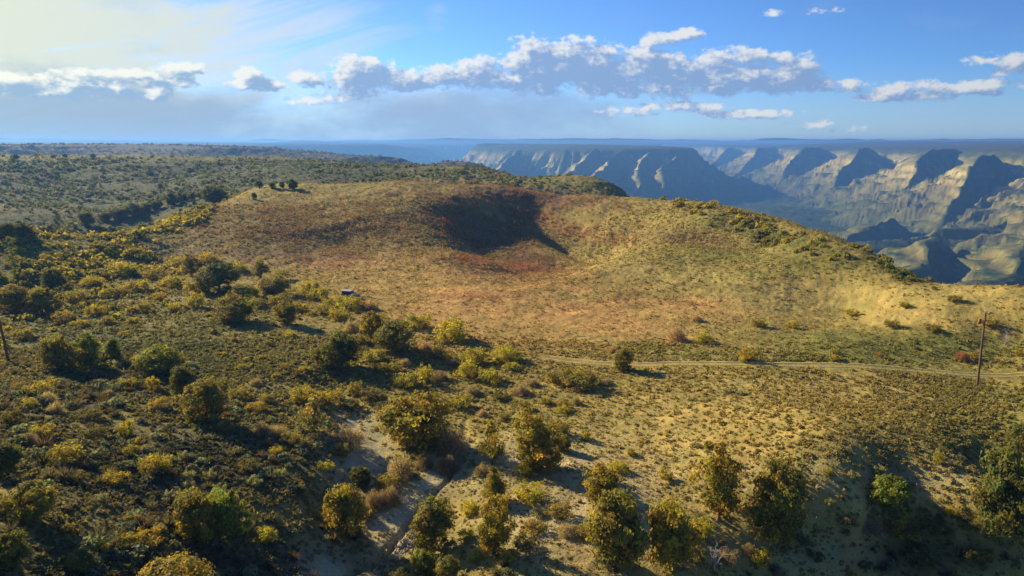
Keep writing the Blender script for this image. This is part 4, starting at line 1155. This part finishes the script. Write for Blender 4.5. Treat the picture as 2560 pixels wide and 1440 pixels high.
# ------------------------------------------------------------------ dead trees
def dead_mesh(seed, h, spread, nb, thick, sub=True, droop=0.0, lean=0.0):
    r_ = random.Random(seed); T = Tubes(); B = Tubes()
    top = (lean * h, r_.uniform(-.05, .05) * h, h)
    tr = wiggle((0, 0, -.15), top, 6, h * .02, r_)
    T.add(tr, [thick * (1 - .13 * i) for i in range(7)], 6)
    for k in range(nb):
        t = r_.uniform(.2, .97); i = min(int(t * 6), 5); s_ = tr[i].lerp(tr[i + 1], t * 6 - i)
        a = r_.uniform(0, 6.28); L = spread * (1.1 - t * .6) * r_.uniform(.5, 1.1)
        e_ = s_ + Vector((math.cos(a) * L, math.sin(a) * L, L * r_.uniform(.1, .9) - droop * L))
        p = wiggle(s_, e_, 4, L * .09, r_)
        B.add(p, [thick * .45, thick * .34, thick * .24, thick * .16, thick * .07], 4)
        if sub:
            for q in range(4):
                j = r_.randint(1, 3); f_ = p[j] + Vector((r_.uniform(-1, 1), r_.uniform(-1, 1), r_.uniform(-.3, 1))) * L * .4
                B.add(wiggle(p[j], f_, 2, L * .04, r_), [thick * .2, thick * .13, thick * .05], 3)
    return T, B


def dead_thing(name, x, y, z, T, B, mat, label, cat, group=None, rot=(0, 0, 0), sc=1.0):
    e = bpy.data.objects.new(name, None); C.objects.link(e); e.location = (x, y, z); e.rotation_euler = rot; e.scale = (sc,) * 3
    tag(e, label, cat, group)
    link('trunk', T.mesh('trunk', mat), e); link('branches', B.mesh('branches', mat), e)
    return e


x, y, z, h, w = size_m(1112, 1372, 70, 100)
T, B = dead_mesh(3, 3.6, 2.0, 30, .13)
dead_thing('fallen_tree', x - 1.3, y - .4, z + .45, T, B, M_dead, 'silvery grey fallen dead tree with tangled branches beside the forked juniper', 'dead tree', rot=(R(72), R(8), R(-62)))
x, y, z, h, w = size_m(2512, 872, 52, 56)
T, B = dead_mesh(9, h * 1.05, w * .42, 26, .09)
dead_thing('bare_tree', x, y, z, T, B, M_dead, 'bare grey tree with spreading twigs right of the utility pole', 'dead tree')
x, y, z, h, w = size_m(2186, 862, 24, 40)
T, B = dead_mesh(12, 2.6, 1.2, 22, .09)
dead_thing('dead_branch_heap', x - .9, y, z + .25, T, B, M_burnt, 'dark heap of dead branches on green grass above the track', 'dead branches', rot=(R(78), 0, R(-80)))
x, y, z, h, w = size_m(1193, 792, 30, 20)
T, B = dead_mesh(14, h, .7, 8, .06)
dead_thing('bare_sapling', x, y, z, T, B, M_burnt, 'thin bare upright sapling in orange grass behind the yellow oak bush', 'dead tree')
x, y, z, h, w = size_m(1690, 852, 56, 30)
T, B = dead_mesh(15, h, 1.0, 12, .05)
dead_thing('bare_sapling', x + 1.0, y + .3, z, T, B, M_burnt, 'leafless sapling rising from the pinkish brush at the edge of the orange grass', 'dead tree')
x, y, z, h, w = size_m(1700, 1440, 50, 60)
T, B = dead_mesh(18, 2.4, 1.5, 18, .08)
x, y, z, h, w = size_m(1785, 1425, 50, 60)
dead_thing('dead_shrub', x, y, z, T, B, M_dead, 'pale grey dead shrub at the bottom edge right of the big pair', 'dead shrub')

# burnt snags along the rims: thin standing trunks, too small to show their parts
snag = []
for k in range(5):
    T, B = dead_mesh(40 + k, 1.0, .22, 7, .03, False)
    o = len(T.V); T.V += B.V; T.F += [tuple(i + o for i in q) for q in B.F]
    snag.append(T.mesh('snag', M_burnt))
SNAGS = [(1640, 496, 14), (1650, 496, 10), (1730, 500, 12), (1735, 500, 9), (1742, 501, 8), (1806, 507, 16), (1812, 508, 12), (1870, 518, 15), (1876, 520, 11), (1915, 532, 12), (1952, 542, 11),
         (1960, 546, 9), (2040, 574, 12), (2052, 580, 14), (2060, 583, 18), (2066, 586, 14), (2074, 590, 18), (2081, 594, 16), (2088, 598, 20), (2096, 602, 17), (2103, 606, 19), (2110, 610, 20), (2114, 612, 12),
         (2170, 636, 8), (2440, 714, 24), (2446, 714, 18), (2432, 713, 12), (2460, 714, 10), (2330, 708, 9), (2345, 709, 9), (2362, 710, 8), (2300, 699, 9), (1622, 493, 9), (1583, 489, 8)]
sgroup = 'burnt snags along the ridge'
for i, (u, v, hp) in enumerate(SNAGS):
    x, y, r_ = hit(u, v + 1.5); z = float(ground_z(x, y)[0])
    o = bpy.data.objects.new('burnt_snag', snag[i % 5]); C.objects.link(o)
    hm = hp / F * math.hypot(r_, z) * 1.1; o.location = (x, y, z); o.scale = (hm * 1.3, hm * 1.3, hm); o.rotation_euler = (R(rd.uniform(-5, 5)), R(rd.uniform(-5, 5)), rd.uniform(0, 6.28))
    tag(o, 'thin burnt tree snag at the canyon rim near the right edge' if u > 2290 else ('thin burnt tree snag in the dense row on the steep shoulder above the canyon' if u > 2030 else 'thin burnt tree snag on the gentle hill skyline in front of the butte'), 'dead tree', sgroup + (' end' if u > 2290 else ' shoulder' if u > 2030 else ' skyline'))
for i in range(90):
    u = rd.uniform(560, 1236)
    vt = np.interp(u, [450, 700, 850, 1000, 1100, 1240], [366, 373, 385, 390, 401, 439])
    x, y, r_ = hit(u, vt + rd.uniform(.8, 4), 1150, 2200)
    z = float(ground_z(x, y)[0]); hm = rd.uniform(4, 8)
    o = bpy.data.objects.new('burnt_snag', snag[i % 5]); C.objects.link(o)
    o.location = (x, y, z); o.scale = (hm * 1.6, hm * 1.6, hm); o.rotation_euler = (0, 0, rd.uniform(0, 6.28))
    tag(o, 'tiny burnt tree snag on the distant brown mesa skyline', 'dead tree', 'burnt snags on the distant mesa')

# ------------------------------------------------------------------ utility poles, post, vehicle
M_metal = plain_mat('grey_metal', (0.20, 0.20, 0.21), .5, .2, 4, .6)
M_glassy = plain_mat('insulator', (0.45, 0.42, 0.44), .3, .1, 8)
M_box = plain_mat('rusty_box', (0.20, 0.085, 0.055), .7, .3, 4)


def cyl(T, a, b_, r0, r1, sides=10):
    T.add([a, b_], [r0, r1], sides)
    n = len(T.V)


def boxes(name, lst, mat, parent, bevel=.02):
    V = []; Fs = []
    for (x0, x1, y0, y1, z0, z1) in lst:
        o = len(V)
        V += [(x, y, z) for z in (z0, z1) for y in (y0, y1) for x in (x0, x1)]
        Fs += [tuple(i + o for i in q) for q in [(0, 2, 3, 1), (4, 5, 7, 6), (0, 1, 5, 4), (2, 6, 7, 3), (0, 4, 6, 2), (1, 3, 7, 5)]]
    o = link(name, make_mesh(name, V, Fs, mat), parent)
    if bevel:
        m_ = o.modifiers.new('bevel', 'BEVEL'); m_.width = bevel; m_.segments = 2
    return o


def pole(u, v, hpx, label, equip, lean=(0, 0)):
    x, y, r_ = hit(u, v); z = float(ground_z(x, y)[0]); dist = math.sqrt(x * x + y * y + z * z)
    h = hpx / F * dist / math.cos(math.atan2(-z, r_)) * .92
    e = bpy.data.objects.new('utility_pole', None); C.objects.link(e); e.location = (x, y, z); e.rotation_euler = (lean[0], lean[1], -math.atan2(x, y))
    tag(e, label, 'utility pole', 'utility poles')
    T = Tubes(); T.add([(0, 0, -.6), (0, 0, h * .33), (0, 0, h * .66), (0, 0, h)], [.19, .175, .155, .135], 12)
    T.V.append((0, 0, h + .01)); n = len(T.V) - 1
    T.F += [(36 + j, 36 + (j + 1) % 12, n, n) for j in range(12)]
    link('post', T.mesh('post', M_pole), e)
    if equip:
        T = Tubes(); T.add([(0, 0, h + .0), (0, 0, h + .12), (0, 0, h + .16), (0, 0, h + .28), (0, 0, h + .34)], [.05, .05, .13, .11, .03], 10)
        link('insulator', T.mesh('insulator', M_glassy), e)
        T = Tubes(); zt = h - 1.15
        T.add([(-.62, 0, zt - .78), (-.62, 0, zt - .76), (-.62, 0, zt), (-.62, 0, zt + .03)], [.02, .24, .24, .02], 14)
        bx_ = link('transformer', T.mesh('transformer', M_box), e)
        T = Tubes(); T.add([(-.62, 0, zt + .02), (-.62, 0, zt + .30)], [.05, .03], 8); link('bushing', T.mesh('bushing', M_glassy), bx_)
        boxes('bracket', [(-.42, -.12, -.04, .04, zt - .62, zt - .54), (-.42, -.12, -.04, .04, zt - .20, zt - .12)], M_metal, e, 0)


pole(2443, 966, 163, 'brown wooden utility pole with a transformer can on its side', True, (0, R(-1.5)))
pole(22, 906, 128, 'bare dark wooden pole leaning at the left edge', False, (0, R(-3)))
x, y, r_ = hit(1905, 897); z = float(ground_z(x, y)[0])
e = bpy.data.objects.new('fence_post', None); C.objects.link(e); e.location = (x, y, z); e.rotation_euler = (0, R(3), 0)
tag(e, 'lone wooden fence post just above the dirt track', 'fence post')
T = Tubes(); T.add([(0, 0, -.3), (0, 0, .9), (.02, 0, 1.95), (.02, 0, 2.0)], [.085, .08, .075, .01], 8); link('post', T.mesh('post', M_pole), e)
T = Tubes(); T.add([(0, -.09, 1.35), (0, .09, 1.35)], [.03, .03], 6); link('wire_clip', T.mesh('wire_clip', M_metal), e)

# parked off-road vehicle, nose to the right
x, y, r_ = hit(876, 745); z = float(ground_z(x, y)[0])
e = bpy.data.objects.new('parked_vehicle', None); C.objects.link(e); e.location = (x, y, z + .02); e.rotation_euler = (0, R(2), R(-14))
tag(e, 'small blue off road vehicle with a pale flat roof parked in the brush', 'vehicle')
M_paint = plain_mat('blue_paint', (0.03, 0.06, 0.11), .35, .15, 2)
M_roof = plain_mat('pale_roof', (0.40, 0.37, 0.42), .5, .08, 2)
M_dark = plain_mat('dark_glass', (0.03, 0.03, 0.05), .2, .1, 2)
M_tyre = plain_mat('tyre', (0.03, 0.03, 0.03), .9, .2, 6)
M_lamp = plain_mat('lamp_glass', (0.7, 0.7, 0.68), .2, .05, 6)
M_seat = plain_mat('purple_panel', (0.14, 0.07, 0.16), .6, .2, 3)


def prism(name, prof, y0, y1, mat, parent, bevel=.03):
    bm_v = [(px, y0, pz) for px, pz in prof] + [(px, y1, pz) for px, pz in prof]
    n = len(prof)
    me = bpy.data.meshes.new(name)
    me.from_pydata(bm_v, [], [tuple(range(n)), tuple(range(2 * n - 1, n - 1, -1))] + [(i, i + n, (i + 1) % n + n, (i + 1) % n) for i in range(n)])
    me.materials.append(mat); me.update()
    o = link(name, me, parent)
    m_ = o.modifiers.new('bevel', 'BEVEL'); m_.width = bevel; m_.segments = 2
    return o


prism('body', [(-2.1, .45), (-2.15, 1.05), (-1.9, 1.12), (.75, 1.15), (1.95, .98), (2.2, .85), (2.2, .45)], -.85, .85, M_paint, e, .06)
prism('cab', [(-1.95, 1.13), (-1.85, 1.72), (.30, 1.74), (.85, 1.16)], -.74, .74, M_seat, e, .04)
prism('roof', [(-2.15, 1.75), (-2.1, 1.86), (.40, 1.90), (.55, 1.78)], -.90, .90, M_roof, e, .03)
for s in (-1, 1):
    prism('side_window', [(-1.7, 1.22), (-1.65, 1.62), (-.75, 1.63), (-.75, 1.22)], s * .745 - .01, s * .745 + .01, M_dark, e, .002)
    prism('side_window', [(-.62, 1.22), (-.62, 1.63), (.22, 1.64), (.62, 1.22)], s * .745 - .01, s * .745 + .01, M_dark, e, .002)
    o = prism('headlight', [(2.19, .72), (2.19, .86), (2.24, .86), (2.24, .72)], s * .55 - .12, s * .55 + .12, M_lamp, e, .01)
    for wx in (-1.35, 1.35):
        T = Tubes(); yy = s * .80
        T.add([(wx, yy - .13, .38), (wx, yy - .12, .38), (wx, yy + .12, .38), (wx, yy + .13, .38)], [.24, .38, .38, .24], 18)
        wh = link('wheel', T.mesh('wheel', M_tyre), e)
        T = Tubes(); T.add([(wx, yy + s * .10, .38), (wx, yy + s * .135, .38), (wx, yy + s * .14, .38)], [.22, .20, .01], 12)
        link('rim', T.mesh('rim', M_metal), wh)
boxes('bumper', [(2.2, 2.32, -.8, .8, .42, .58)], M_metal, e, .02)
